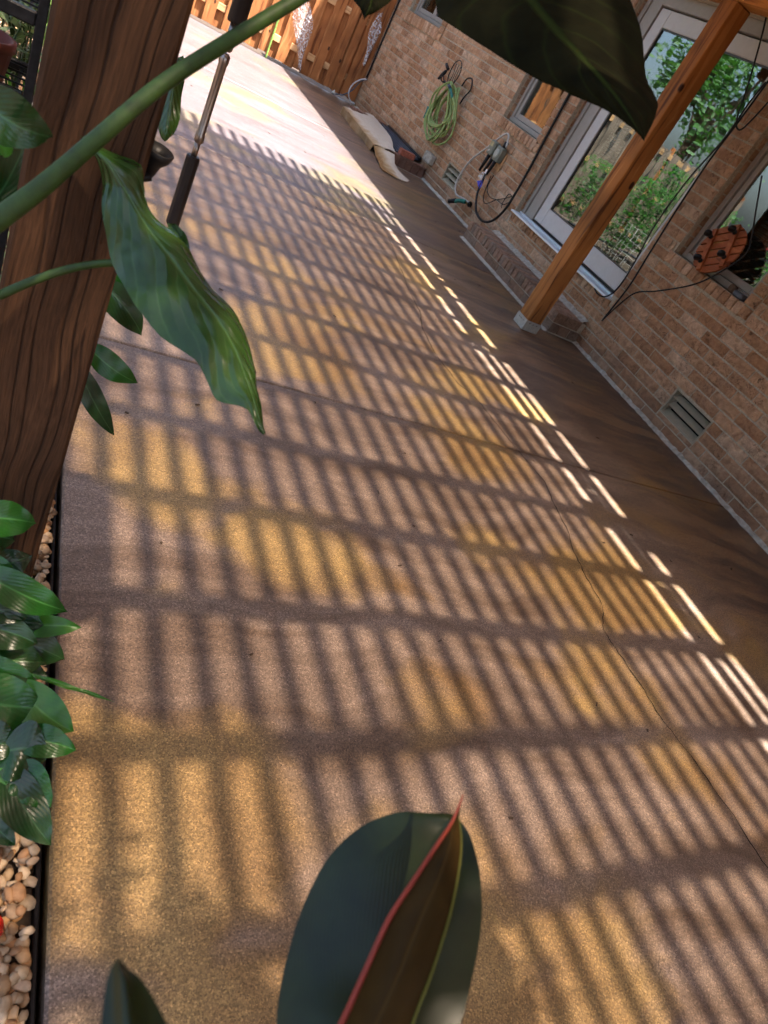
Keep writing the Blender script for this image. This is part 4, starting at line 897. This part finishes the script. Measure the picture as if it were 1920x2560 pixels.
rows = [((0.0578,1.0076,1.0078),(0.0591,1.0071,1.0085),(0.0612,1.0064,1.0096)),
 ((0.0785,0.9830,0.9970),(0.0854,0.9695,1.0056),(0.0977,0.9955,1.0128)),((0.0889,0.9752,0.9784),(0.1008,0.9569,0.9953),(0.1283,0.9854,1.0113)),
 ((0.0933,0.9578,0.9605),(0.1188,0.9407,0.9830),(0.1358,0.9679,0.9966)),((0.0995,0.9309,0.9419),(0.1370,0.9170,0.9708),(0.1413,0.9379,0.9828)),
 ((0.1086,0.9000,0.9212),(0.1597,0.8902,0.9592),(0.1644,0.9241,0.9691)),((0.1272,0.8577,0.9048),(0.1838,0.8629,0.9483),(0.1938,0.9090,0.9600)),
 ((0.1481,0.8189,0.8950),(0.1996,0.8379,0.9417),(0.2158,0.8824,0.9480)),((0.1728,0.7835,0.8934),(0.2185,0.8104,0.9349),(0.2400,0.8466,0.9358)),
 ((0.2033,0.7512,0.8920),(0.2373,0.7826,0.9276),(0.2624,0.8142,0.9262)),((0.2213,0.7240,0.8847),(0.2512,0.7572,0.9185),(0.2771,0.7822,0.9191)),
 ((0.2385,0.6976,0.8776),(0.2598,0.7302,0.9116),(0.2828,0.7528,0.9063)),((0.2622,0.6775,0.8849),(0.2695,0.7055,0.8993),(0.2823,0.7284,0.8937)),
 ((0.2752,0.6605,0.8761),(0.2790,0.6746,0.8884),(0.2893,0.6888,0.8883)),((0.2883,0.6479,0.8731),(0.2898,0.6474,0.8740),(0.2908,0.6479,0.8756))]
tag(leaf_rows('leaf', rows, M['ear'], ee, 8, .006, 26, .10, 1), 'wavy glossy green leaf hanging in front of the dark post')
simple_leaf((0.2006,0.9030,0.9496), (0.1738,0.9455,0.9676), .010, M['ear'], ee, .002, .5, None, 'leaf_lobe')
simple_leaf((0.1849,0.8920,0.9201), (0.1836,0.9308,0.9587), .009, M['ear'], ee, .002, .5, None, 'leaf_lobe')
rows = [((0.4409,1.2270,1.4006),(0.5043,1.1290,1.4335),(0.6280,1.1380,1.5104)),((0.4439,1.1082,1.3472),(0.5192,1.0155,1.3988),(0.6556,1.0247,1.4696)),
 ((0.4468,1.0584,1.3247),(0.5306,0.9672,1.3865),(0.6618,0.9689,1.4427)),((0.4760,0.9876,1.3205),(0.5440,0.9184,1.3756),(0.6599,0.9254,1.4233)),((0.5122,0.9156,1.3215),(0.5573,0.8711,1.3666),(0.6555,0.8771,1.3954)),
 ((0.5451,0.8668,1.3300),(0.5687,0.8336,1.3586),(0.6557,0.8314,1.3754)),((0.5766,0.8158,1.3342),(0.5808,0.7937,1.3482),(0.6421,0.7982,1.3577)),((0.5910,0.7715,1.3300),(0.5926,0.7609,1.3371),(0.6239,0.7691,1.3406)),((0.6048,0.7438,1.3274),(0.6056,0.7432,1.3275),(0.6063,0.7432,1.3282))]
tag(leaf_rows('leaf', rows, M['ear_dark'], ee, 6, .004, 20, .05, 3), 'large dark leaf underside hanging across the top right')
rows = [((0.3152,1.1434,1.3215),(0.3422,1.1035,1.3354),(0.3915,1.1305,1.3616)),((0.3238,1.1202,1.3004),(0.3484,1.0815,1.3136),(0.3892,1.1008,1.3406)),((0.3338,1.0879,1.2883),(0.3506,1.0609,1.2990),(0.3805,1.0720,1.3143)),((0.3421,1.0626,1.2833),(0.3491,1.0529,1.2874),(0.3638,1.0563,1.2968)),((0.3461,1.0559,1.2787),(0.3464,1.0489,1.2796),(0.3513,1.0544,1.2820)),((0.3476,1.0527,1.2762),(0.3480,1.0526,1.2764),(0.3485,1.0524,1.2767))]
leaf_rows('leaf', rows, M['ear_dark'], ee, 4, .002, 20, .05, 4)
MB().tube([V((0.3422,1.1035,1.3354)), V((0.3819,1.1543,1.3824)), V((0.5043,1.1290,1.4335))], .005, 8).build('stalk', M['stalk'], ee, True)
rows = [((0.2102,1.6544,1.0330),(0.2214,1.6455,1.0328),(0.2368,1.6451,1.0476)),((0.2091,1.6323,1.0038),(0.2247,1.6119,1.0123),(0.2472,1.6301,1.0198)),((0.2085,1.6076,0.9718),(0.2274,1.5862,0.9823),(0.2469,1.6041,0.9864)),((0.2099,1.5797,0.9377),(0.2281,1.5562,0.9449),(0.2516,1.5723,0.9506)),((0.2188,1.5566,0.9172),(0.2291,1.5386,0.9233),(0.2459,1.5567,0.9251)),((0.2282,1.5424,0.9083),(0.2310,1.5409,0.9092),(0.2349,1.5401,0.9120))]
leaf_rows('leaf', rows, M['ear'], ee, 4, .003, 30, .05, 5)
MB().tube([V((0.2081,1.6501,1.0255)), V((0.1537,1.8149,1.0106)), V((-0.0189,1.9743,0.7580)), V((-.3, .9, .4)), V((-.40, .56, -.04))], [.004, .006, .008], 8).build('stalk', M['stalk'], ee, True)
# peace lily along the left edge
ly = thing('peace_lily', (-.10, .78, -.05), 'dense peace lily with glossy dark green leaves at the left edge', 'plant')
LB = V((-.10, .78, -.04))
def lily(b_, t_, wpx, mat, yb, fold=.22, droop=.01, blunt=.8, seed=0, par=None, root=None, wm=None):
    par = par or ly; root = root or LB
    wid = wpx*1.5
    o = simple_leaf(b_, t_, wid, mat, par, droop, fold, None, 'leaf', blunt, None, .0022, seed)
    MB().tube([V(b_), (V(b_)+root)/2+V((-.02, 0, .03)), root], [.0022, .003, .0035], 6).build('petiole', M['stalk'], par, True)
    return o
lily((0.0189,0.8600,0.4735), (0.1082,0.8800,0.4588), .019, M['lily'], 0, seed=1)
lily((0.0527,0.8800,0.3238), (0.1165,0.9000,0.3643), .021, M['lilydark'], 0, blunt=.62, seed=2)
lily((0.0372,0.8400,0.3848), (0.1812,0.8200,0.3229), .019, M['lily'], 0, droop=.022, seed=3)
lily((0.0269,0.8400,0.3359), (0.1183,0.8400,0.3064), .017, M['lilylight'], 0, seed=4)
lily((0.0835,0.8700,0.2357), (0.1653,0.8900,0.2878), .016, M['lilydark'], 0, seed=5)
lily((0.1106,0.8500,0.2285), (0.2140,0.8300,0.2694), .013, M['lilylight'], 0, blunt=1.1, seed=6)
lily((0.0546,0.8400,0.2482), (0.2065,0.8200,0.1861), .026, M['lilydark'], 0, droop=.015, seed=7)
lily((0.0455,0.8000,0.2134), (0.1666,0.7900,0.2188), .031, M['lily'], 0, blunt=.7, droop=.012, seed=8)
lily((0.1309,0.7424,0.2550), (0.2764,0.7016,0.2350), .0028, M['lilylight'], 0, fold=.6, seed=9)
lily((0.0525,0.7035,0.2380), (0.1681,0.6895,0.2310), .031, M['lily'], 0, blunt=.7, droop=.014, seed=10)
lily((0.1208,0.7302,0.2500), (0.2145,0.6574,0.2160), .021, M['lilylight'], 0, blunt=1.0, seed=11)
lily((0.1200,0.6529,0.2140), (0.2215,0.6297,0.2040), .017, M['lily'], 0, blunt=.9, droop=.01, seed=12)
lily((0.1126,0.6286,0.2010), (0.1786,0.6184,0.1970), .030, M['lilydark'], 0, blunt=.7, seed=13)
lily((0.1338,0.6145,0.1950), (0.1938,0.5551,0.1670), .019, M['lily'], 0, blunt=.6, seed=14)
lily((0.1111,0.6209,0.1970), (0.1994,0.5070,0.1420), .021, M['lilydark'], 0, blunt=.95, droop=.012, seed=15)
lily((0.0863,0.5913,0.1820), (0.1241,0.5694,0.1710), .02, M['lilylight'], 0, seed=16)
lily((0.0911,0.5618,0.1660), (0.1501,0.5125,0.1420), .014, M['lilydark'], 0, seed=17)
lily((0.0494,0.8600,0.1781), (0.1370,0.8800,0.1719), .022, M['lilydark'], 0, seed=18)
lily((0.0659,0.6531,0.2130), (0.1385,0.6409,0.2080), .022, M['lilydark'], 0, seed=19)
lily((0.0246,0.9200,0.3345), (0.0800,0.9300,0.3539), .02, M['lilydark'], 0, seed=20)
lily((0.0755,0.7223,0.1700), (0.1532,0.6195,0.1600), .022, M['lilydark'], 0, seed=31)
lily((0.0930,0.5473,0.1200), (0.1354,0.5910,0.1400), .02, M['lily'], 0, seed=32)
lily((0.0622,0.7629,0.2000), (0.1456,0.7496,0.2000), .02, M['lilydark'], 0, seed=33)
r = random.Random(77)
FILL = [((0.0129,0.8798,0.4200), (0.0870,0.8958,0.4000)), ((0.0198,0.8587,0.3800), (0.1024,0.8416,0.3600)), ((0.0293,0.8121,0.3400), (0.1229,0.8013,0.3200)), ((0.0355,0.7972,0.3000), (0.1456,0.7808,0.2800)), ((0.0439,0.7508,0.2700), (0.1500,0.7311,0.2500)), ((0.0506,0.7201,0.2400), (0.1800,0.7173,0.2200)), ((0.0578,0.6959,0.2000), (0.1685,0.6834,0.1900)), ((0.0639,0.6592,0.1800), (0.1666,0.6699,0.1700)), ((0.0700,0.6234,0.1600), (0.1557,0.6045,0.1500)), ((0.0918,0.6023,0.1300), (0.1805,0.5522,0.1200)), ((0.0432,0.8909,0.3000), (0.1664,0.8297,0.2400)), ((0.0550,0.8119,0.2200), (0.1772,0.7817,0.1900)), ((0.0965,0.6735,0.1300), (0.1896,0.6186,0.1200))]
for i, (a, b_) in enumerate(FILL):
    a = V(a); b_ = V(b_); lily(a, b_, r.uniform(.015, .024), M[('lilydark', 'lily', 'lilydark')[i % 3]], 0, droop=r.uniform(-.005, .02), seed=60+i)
lz = thing('peace_lily', (.06, 1.62, -.05), 'peace lily leaves poking out behind the dark post over the slab', 'plant')
LR = V((.06, 1.62, -.04))
lily((0.1600,1.4500,0.6300), (0.2835,1.4500,0.5289), .022, M['lilydark'], 0, par=lz, root=LR, seed=21)
lily((0.1729,1.4000,0.4993), (0.2966,1.4000,0.4368), .019, M['lily'], 0, par=lz, root=LR, seed=22)
lily((0.1586,1.3600,0.4746), (0.2742,1.3600,0.3102), .016, M['lilydark'], 0, par=lz, root=LR, seed=23)
lily((0.1625,1.5000,0.6386), (0.2574,1.5000,0.5717), .018, M['lily'], 0, par=lz, root=LR, seed=24)
lq = thing('peace_lily', (-.22, .85, -.05), 'peace lily with pale spathe and dark leaf at the upper left', 'plant')
LQ = V((-.22, .85, -.04))
lily((-0.0446,0.7814,1.0739), (0.0210,0.7819,1.0635), .016, M['lilydark'], 0, par=lq, root=LQ, seed=25)
simple_leaf((-0.0404,0.9200,1.0268), (-0.0156,0.9169,1.0473), .022, M['spathe'], lq, .006, -.3, None, 'spathe', .7)
MB().tube([V((-0.0358,0.8993,1.0334)), V((-0.0220,0.9019,1.0504))], [.006, .005, .003], 8, True).build('spadix', M['spadix'], lq, True)
simple_leaf((-0.0350,0.8965,1.0021), (-0.0110,0.8908,1.0187), .018, M['lilylight'], lq, .004, -.2, None, 'spathe', .6)
simple_leaf((-0.0215,0.9216,1.0285), (-0.0103,0.9199,1.0374), .008, M['spathe'], lq, .002, -.2, None, 'spathe', .6)
MB().tube([V((-0.0404,0.9200,1.0268)), V((-0.0560,0.9358,0.9555)), LQ], .003, 6).build('petiole', M['stalk'], lq, True)
MB().tube([V((-0.0350,0.8965,1.0021)), V((-0.0524,0.9203,0.9393)), LQ], .003, 6).build('petiole', M['stalk'], lq, True)
lily((-0.0426,1.1309,0.7997), (0.0003,1.2604,0.9120), .02, M['lilydark'], 0, par=lq, root=LQ, seed=26)
# rubber plant
rp = thing('rubber_plant', (.12, -.05, .3), 'rubber plant with broad glossy dark leaf and red rolled shoot at the bottom', 'plant')
rows = [((0.2271,0.0541,0.7778),(0.2446,0.0418,0.8175),(0.3029,0.0277,0.8193)),((0.2323,0.0952,0.7785),(0.2691,0.0684,0.8186),(0.3354,0.0544,0.8285)),((0.2463,0.1270,0.7759),(0.2938,0.0915,0.8157),(0.3527,0.0822,0.8431)),
 ((0.2656,0.1619,0.7825),(0.3130,0.1146,0.8262),(0.3667,0.1115,0.8564)),((0.2868,0.1897,0.8008),(0.3360,0.1407,0.8347),(0.3744,0.1413,0.8640)),((0.3127,0.2042,0.8165),(0.3552,0.1617,0.8424),(0.3802,0.1646,0.8613)),
 ((0.3384,0.2053,0.8338),(0.3687,0.1781,0.8482),(0.3809,0.1769,0.8587)),((0.3604,0.1972,0.8454),(0.3744,0.1860,0.8544),(0.3799,0.1837,0.8570)),((0.3789,0.1894,0.8537),(0.3794,0.1892,0.8540),(0.3800,0.1888,0.8540))]
tag(leaf_rows('leaf', rows, M['rubber'], rp, 6, .0012, 14, .06, 6), 'broad glossy dark green leaf')
rows = [((0.2260,0.0569,0.8372),(0.2348,0.0473,0.8623),(0.2655,0.0417,0.8570)),((0.2457,0.0753,0.8422),(0.2541,0.0666,0.8680),(0.2821,0.0627,0.8622)),((0.2649,0.0972,0.8513),(0.2742,0.0876,0.8766),(0.3011,0.0847,0.8711)),((0.2849,0.1209,0.8631),(0.2961,0.1122,0.8821),(0.3221,0.1103,0.8771)),
 ((0.3080,0.1400,0.8724),(0.3153,0.1323,0.8889),(0.3368,0.1325,0.8820)),((0.3312,0.1587,0.8813),(0.3354,0.1545,0.8896),(0.3491,0.1552,0.8851)),((0.3513,0.1741,0.8828),(0.3531,0.1735,0.8838),(0.3549,0.1738,0.8860)),((0.3615,0.1875,0.8910),(0.3617,0.1879,0.8916),(0.3620,0.1874,0.8913))]
tag(leaf_rows('rolled_leaf', rows, M['rubberback'], rp, 5, 0, 10, .12, 7), 'brown rolled young leaf')
MB().tube([V((0.2248,0.0566,0.8396)), V((0.2445,0.0749,0.8444)), V((0.2637,0.0968,0.8533)), V((0.2836,0.1203,0.8650)), V((0.3067,0.1394,0.8742)), V((0.3298,0.1581,0.8829)), V((0.3499,0.1735,0.8844)), V((0.3616,0.1883,0.8921))], [.0022, .0022, .0020, .0019, .0018, .0017, .0013, .0005], 8).build('red_midrib', M['redrib'], rp, True)
MB().tube([V((0.2648,0.0416,0.8581)), V((0.2814,0.0625,0.8632)), V((0.3004,0.0845,0.8721)), V((0.3214,0.1101,0.8780)), V((0.3361,0.1323,0.8828)), V((0.3484,0.1549,0.8859)), V((0.3549,0.1738,0.8860))], [.0010, .0009, .0009, .0008, .0005], 6).build('leaf_margin', M['margin'], rp, True)
rows = [((0.0826,0.0640,0.9320),(0.0932,0.0587,0.9453),(0.1168,0.0538,0.9434)),((0.0846,0.0773,0.9319),(0.0936,0.0723,0.9440),(0.1132,0.0692,0.9405)),((0.0865,0.0891,0.9299),(0.0939,0.0846,0.9409),(0.1092,0.0832,0.9354)),((0.0891,0.1001,0.9275),(0.0940,0.0963,0.9370),(0.1033,0.0960,0.9326)),((0.0917,0.1058,0.9277),(0.0935,0.1038,0.9328),(0.0981,0.1030,0.9287)),((0.0940,0.1083,0.9277),(0.0942,0.1084,0.9279),(0.0945,0.1081,0.9278))]
tag(leaf_rows('leaf', rows, M['rubber'], rp, 4, 0, 10, -.15, 8), 'dark pointed leaf at the lower left')
MB().tube([V((0.2446,0.0418,0.8175)), V((.20, .02, .70)), V((.12, -.05, .3))], [.006, .008, .012], 8).build('stem', M['stalk'], rp, True)
MB().tube([V((0.0932,0.0587,0.9453)), V((.10, .03, .80)), V((.12, -.05, .4))], [.003, .004, .006], 8).build('stem', M['stalk'], rp, True)
po = thing('plant_pot', (.12, -.05, -.05), 'black nursery pot holding the rubber plant', 'pot'); MB().lathe((.12, -.05, -.05), (0, 0, 1), [(.11, 0), (.14, .30), (.15, .30), (.15, .33), (.135, .33), (.13, .30)], 24).build('pot_wall', M['potblack'], po, True)
# red and white ornament in the gravel
om = thing('mushroom_ornament', (.10, .455, -.03), 'small red and white ornament at the left edge of the gravel', 'ornament')
oc = V((0.1334,0.4393,0.0300))
MB().lathe(oc+V((0, 0, -.05)), (0, 0, 1), [(.010, 0), (.008, .04)], 10).build('stem', M['whitespot'], om, True)
MB().lathe(oc, (0, 0, 1), [(.022, -.004), (.024, 0), (.021, .010), (.013, .017), (.003, .020)], 16).build('cap', M['redpaint'], om, True)
MB().lathe(oc+V((0, 0, -.010)), (0, 0, 1), [(.020, 0), (.0235, .003), (.0235, .006)], 16).build('rim', M['whitespot'], om, True)

# ================================================================ PLANT STAND (upper left)
ps = thing('plant_stand', (-.25, 2.05, -.05), 'black metal tiered plant stand behind the dark post', 'plant stand')
PY0, PY1 = 1.90, 2.16
for x in (-.012, -.62):
    for y in (PY0, PY1): MB().box((x-.010, y-.010, -.05), (x+.010, y+.010, 1.35), .002).build('leg', M['blackmetal'], ps)
def shelf(z):
    for y in (PY0, PY1): MB().box((-.61, y-.010, z-.016), (-.022, y+.010, z+.012), .003).build('shelf_rail', M['blackmetal'], ps)
    for i in range(9): MB().box((-.60+.07*i, PY0+.011, z-.003), (-.594+.07*i, PY1-.011, z+.003)).build('shelf_wire', M['blackmetal'], ps)
    for i in range(5): MB().box((-.61, PY0+.03+.05*i, z+.0035), (-.022, PY0+.034+.05*i, z+.0075)).build('shelf_wire', M['blackmetal'], ps)
for z in (.945, .86, .78, .70, .42, .12): 
    if z in (.86,): continue
    shelf(z)
p1 = thing('plant_pot', (-.13, 2.03, .79), 'dark red glazed pot on the black plant stand', 'pot')
MB().lathe((-.13, 2.03, .712), (0, 0, 1), [(.055, 0), (.075, .12), (.08, .12), (.08, .14), (.07, .14), (.068, .11)], 20).build('pot_wall', M['pot'], p1, True)
def leafy(name, base, n, rx, rz, size, mat, label, cat='plant', group=None, stems=5, seed=0, flat=1.0):
    r = random.Random(seed); e = thing(name, base, label, cat, group); vs, fs, uv = [], [], []
    b_ = V(base)
    for i in range(n):
        c = b_+V((r.gauss(0, rx*.55), r.gauss(0, rx*.55), rz*r.uniform(.15, 1.0)))
        d = V((r.uniform(-1, 1), r.uniform(-1, 1), r.uniform(-.5, .6))).normalized(); s = d.cross(V((r.uniform(-.3, .3), r.uniform(-.3, .3), 1))).normalized(); sz = size*r.uniform(.6, 1.3)
        nn = d.cross(s)
        k = len(vs); vs += [c-d*sz, c-d*sz*.2+s*sz*.45+nn*sz*.12, c+d*sz, c-d*sz*.2-s*sz*.45+nn*sz*.12, c-d*sz*.1]; uv += [(0, .5), (.4, 1), (1, .5), (.4, 0), (.45, .5)]
        fs += [(k, k+1, k+4), (k+1, k+2, k+4), (k+2, k+3, k+4), (k+3, k, k+4)]
    mesh('foliage', vs, fs, mat, e, True, uv)
    st_ = MB()
    for i in range(stems): st_.tube([b_, b_+V((r.gauss(0, rx*.3), r.gauss(0, rx*.3), rz*.5)), b_+V((r.gauss(0, rx*.6), r.gauss(0, rx*.6), rz*.95))], [.004, .0025, .001], 5)
    st_.build('stems', M['stalk'], e, True); return e
leafy('potted_plant', (-.05, 2.25, .70), 60, .06, .22, .022, M['silverleaf'], 'small silvery leaved plant behind the black plant stand rails', seed=2)
leafy('potted_plant', (-.07, 2.30, .80), 90, .06, .24, .03, M['silverleaf'], 'pale variegated plant on the top tier of the plant stand', seed=6)
leafy('potted_plant', (-.06, 2.6, .55), 120, .10, .5, .035, M['lilylight'], 'bright green plant behind the top of the plant stand', seed=3)
leafy('potted_plant', (-.08, 2.5, -.04), 90, .12, .45, .045, M['silverleaf'], 'blue green striped foliage low behind the plant stand', seed=4)

# ================================================================ GARDEN SEEN IN THE GLASS
for i, (x, y, h, n) in enumerate(((-.35, 6.4, 1.0, 700), (-.55, 7.3, 1.25, 900), (-.3, 8.2, 1.2, 900), (-.6, 9.1, 1.6, 1100), (-.15, 9.9, 1.35, 1000), (-1.0, 10.4, 1.7, 1200), (.1, 10.9, 1.2, 800), (-1.7, 9.8, 1.6, 1100))):
    leafy('vegetable_plant', (x, y, -.05), int(n*1.7), .34, h, .038, M['leafy'], ['leafy green vegetable plant growing beside the gravel, nearest to the pergola', 'tall leafy vegetable plant in the garden, second from the pergola', 'bushy vegetable plant behind the wire mesh', 'tall vegetable plant behind the far end of the wire mesh', 'vegetable plant close to the patio near the fence', 'tallest vegetable plant near the fence', 'low leafy plant at the corner of fence and patio', 'vegetable plant furthest from the patio'][i], 'plant', 'vegetable garden', 7, 20+i)
wm = thing('wire_mesh', (-.05, 8, 0), 'low white wire garden mesh in front of the vegetable plants', 'mesh fence')
m1 = MB()
for i in range(41): m1.box((-.002, 6.2+.1*i, -.02), (.002, 6.204+.1*i, .62))
for i in range(7): m1.box((-.0045, 6.2, .01+.1*i), (-.0005, 10.2, .014+.1*i))
m1.build('wires', M['conduit'], wm)
for y in (6.2, 8.2, 10.2): MB().box((-.012, y-.01, -.08), (.012, y+.01, .72)).build('mesh_post', M['stake'], wm)
hb = leafy('hanging_basket', (-.45, 7.45, 1.15), 260, .17, .42, .035, M['leafy'], 'hanging basket of green foliage with red flowers in the garden', 'plant', None, 6, 50)
r = random.Random(9); fm = MB()
for i in range(60):
    c = V((-.45+r.gauss(0, .10), 7.45+r.gauss(0, .10), 1.42+r.gauss(0, .06))); fm.lathe(c, (r.uniform(-1, 1), r.uniform(-1, 1), 1), [(.004, -.006), (.02, .0), (.014, .01), (.002, .012)], 6)
fm.build('blossoms', M['flower'], hb)
MB().lathe((-.45, 7.45, 1.03), (0, 0, 1), [(.05, 0), (.12, .06), (.14, .13), (.13, .13)], 16).build('basket', M['bark'], hb, True)
MB().tube([(-.45, 7.45, 1.1), (-.45, 7.45, 1.9)], .004, 5, False).tube([(-.45, 7.45, 1.9), (-.55, 7.45, 2.0), (-.66, 7.45, 1.92), (-.66, 7.45, -.1)], .008, 6).build('shepherd_hook', M['blackmetal'], hb, True)
def tree(x, y, h, cr, label, seed):
    e = thing('garden_tree', (x, y, -.1), label, 'tree', 'trees beyond the fence'); r = random.Random(seed)
    t = MB().tube([(x, y, -.1), (x+.1, y, h*.3), (x, y+.1, h*.6)], [.16, .11, .05], 8); cl = []
    for i in range(11):
        a = r.uniform(0, 6.28); q = V((x+cr*.75*math.cos(a)*r.uniform(.3, 1), y+cr*.75*math.sin(a)*r.uniform(.3, 1), h*r.uniform(.5, .95))); cl.append(q)
        t.tube([(x+.03, y+.05, h*r.uniform(.3, .55)), (V((x, y, h*.55))+q)/2, q], [.05, .03, .012], 6)
    t.build('trunk', M['bark'], e, True)
    vs, fs, uv = [], [], []
    for q in cl:
        for i in range(330):
            d = V((r.gauss(0, 1), r.gauss(0, 1), r.gauss(0, .75))); c = q+d*(cr*.24)
            u = V((r.gauss(0, 1), r.gauss(0, 1), r.gauss(0, .6))).normalized(); s = u.orthogonal().normalized(); sz = r.uniform(.05, .10); k = len(vs)
            vs += [c-u*sz, c+s*sz*.5, c+u*sz, c-s*sz*.5]; uv += [(0, .5), (.5, 1), (1, .5), (.5, 0)]; fs.append((k, k+1, k+2, k+3))
    mesh('crown', vs, fs, M['treeleaf'], e, False, uv)
tree(-4.5, 14.5, 5.2, 1.7, 'broad tree beyond the fence on the garden side', 1); tree(.2, 16.5, 5.8, 1.9, 'tall tree beyond the fence behind the patio', 2); tree(-8.5, 10.5, 5.5, 2.0, 'tree at the far side of the garden', 3)

# hanging planters on the pergola above the near end (their shade falls on the slab)
for i, (x, y, z, lab) in enumerate(((1.42, -.42, 2.0, 'hanging planter of trailing foliage over the middle of the near end'), (.92, -.35, 2.05, 'hanging planter of trailing foliage by the garden side of the near end'), (.62, .60, 1.95, 'small hanging planter beside the near dark post'))):
    e = leafy('hanging_planter', (x, y, z-.18), 320 if i < 2 else 90, .17 if i < 2 else .09, .42, .032, M['leafy'], lab, 'plant', 'planters hung from the pergola', 6, 90+i)
    MB().lathe((x, y, z-.22), (0, 0, 1), [(.06, 0), (.11, .12), (.12, .12), (.115, .10)], 16).build('pot_wall', M['potblack'], e, True)
    MB().tube([(x, y, z-.05), (x, y, 2.49)], .004, 5, False).build('hanger', M['blackmetal'], e, True)
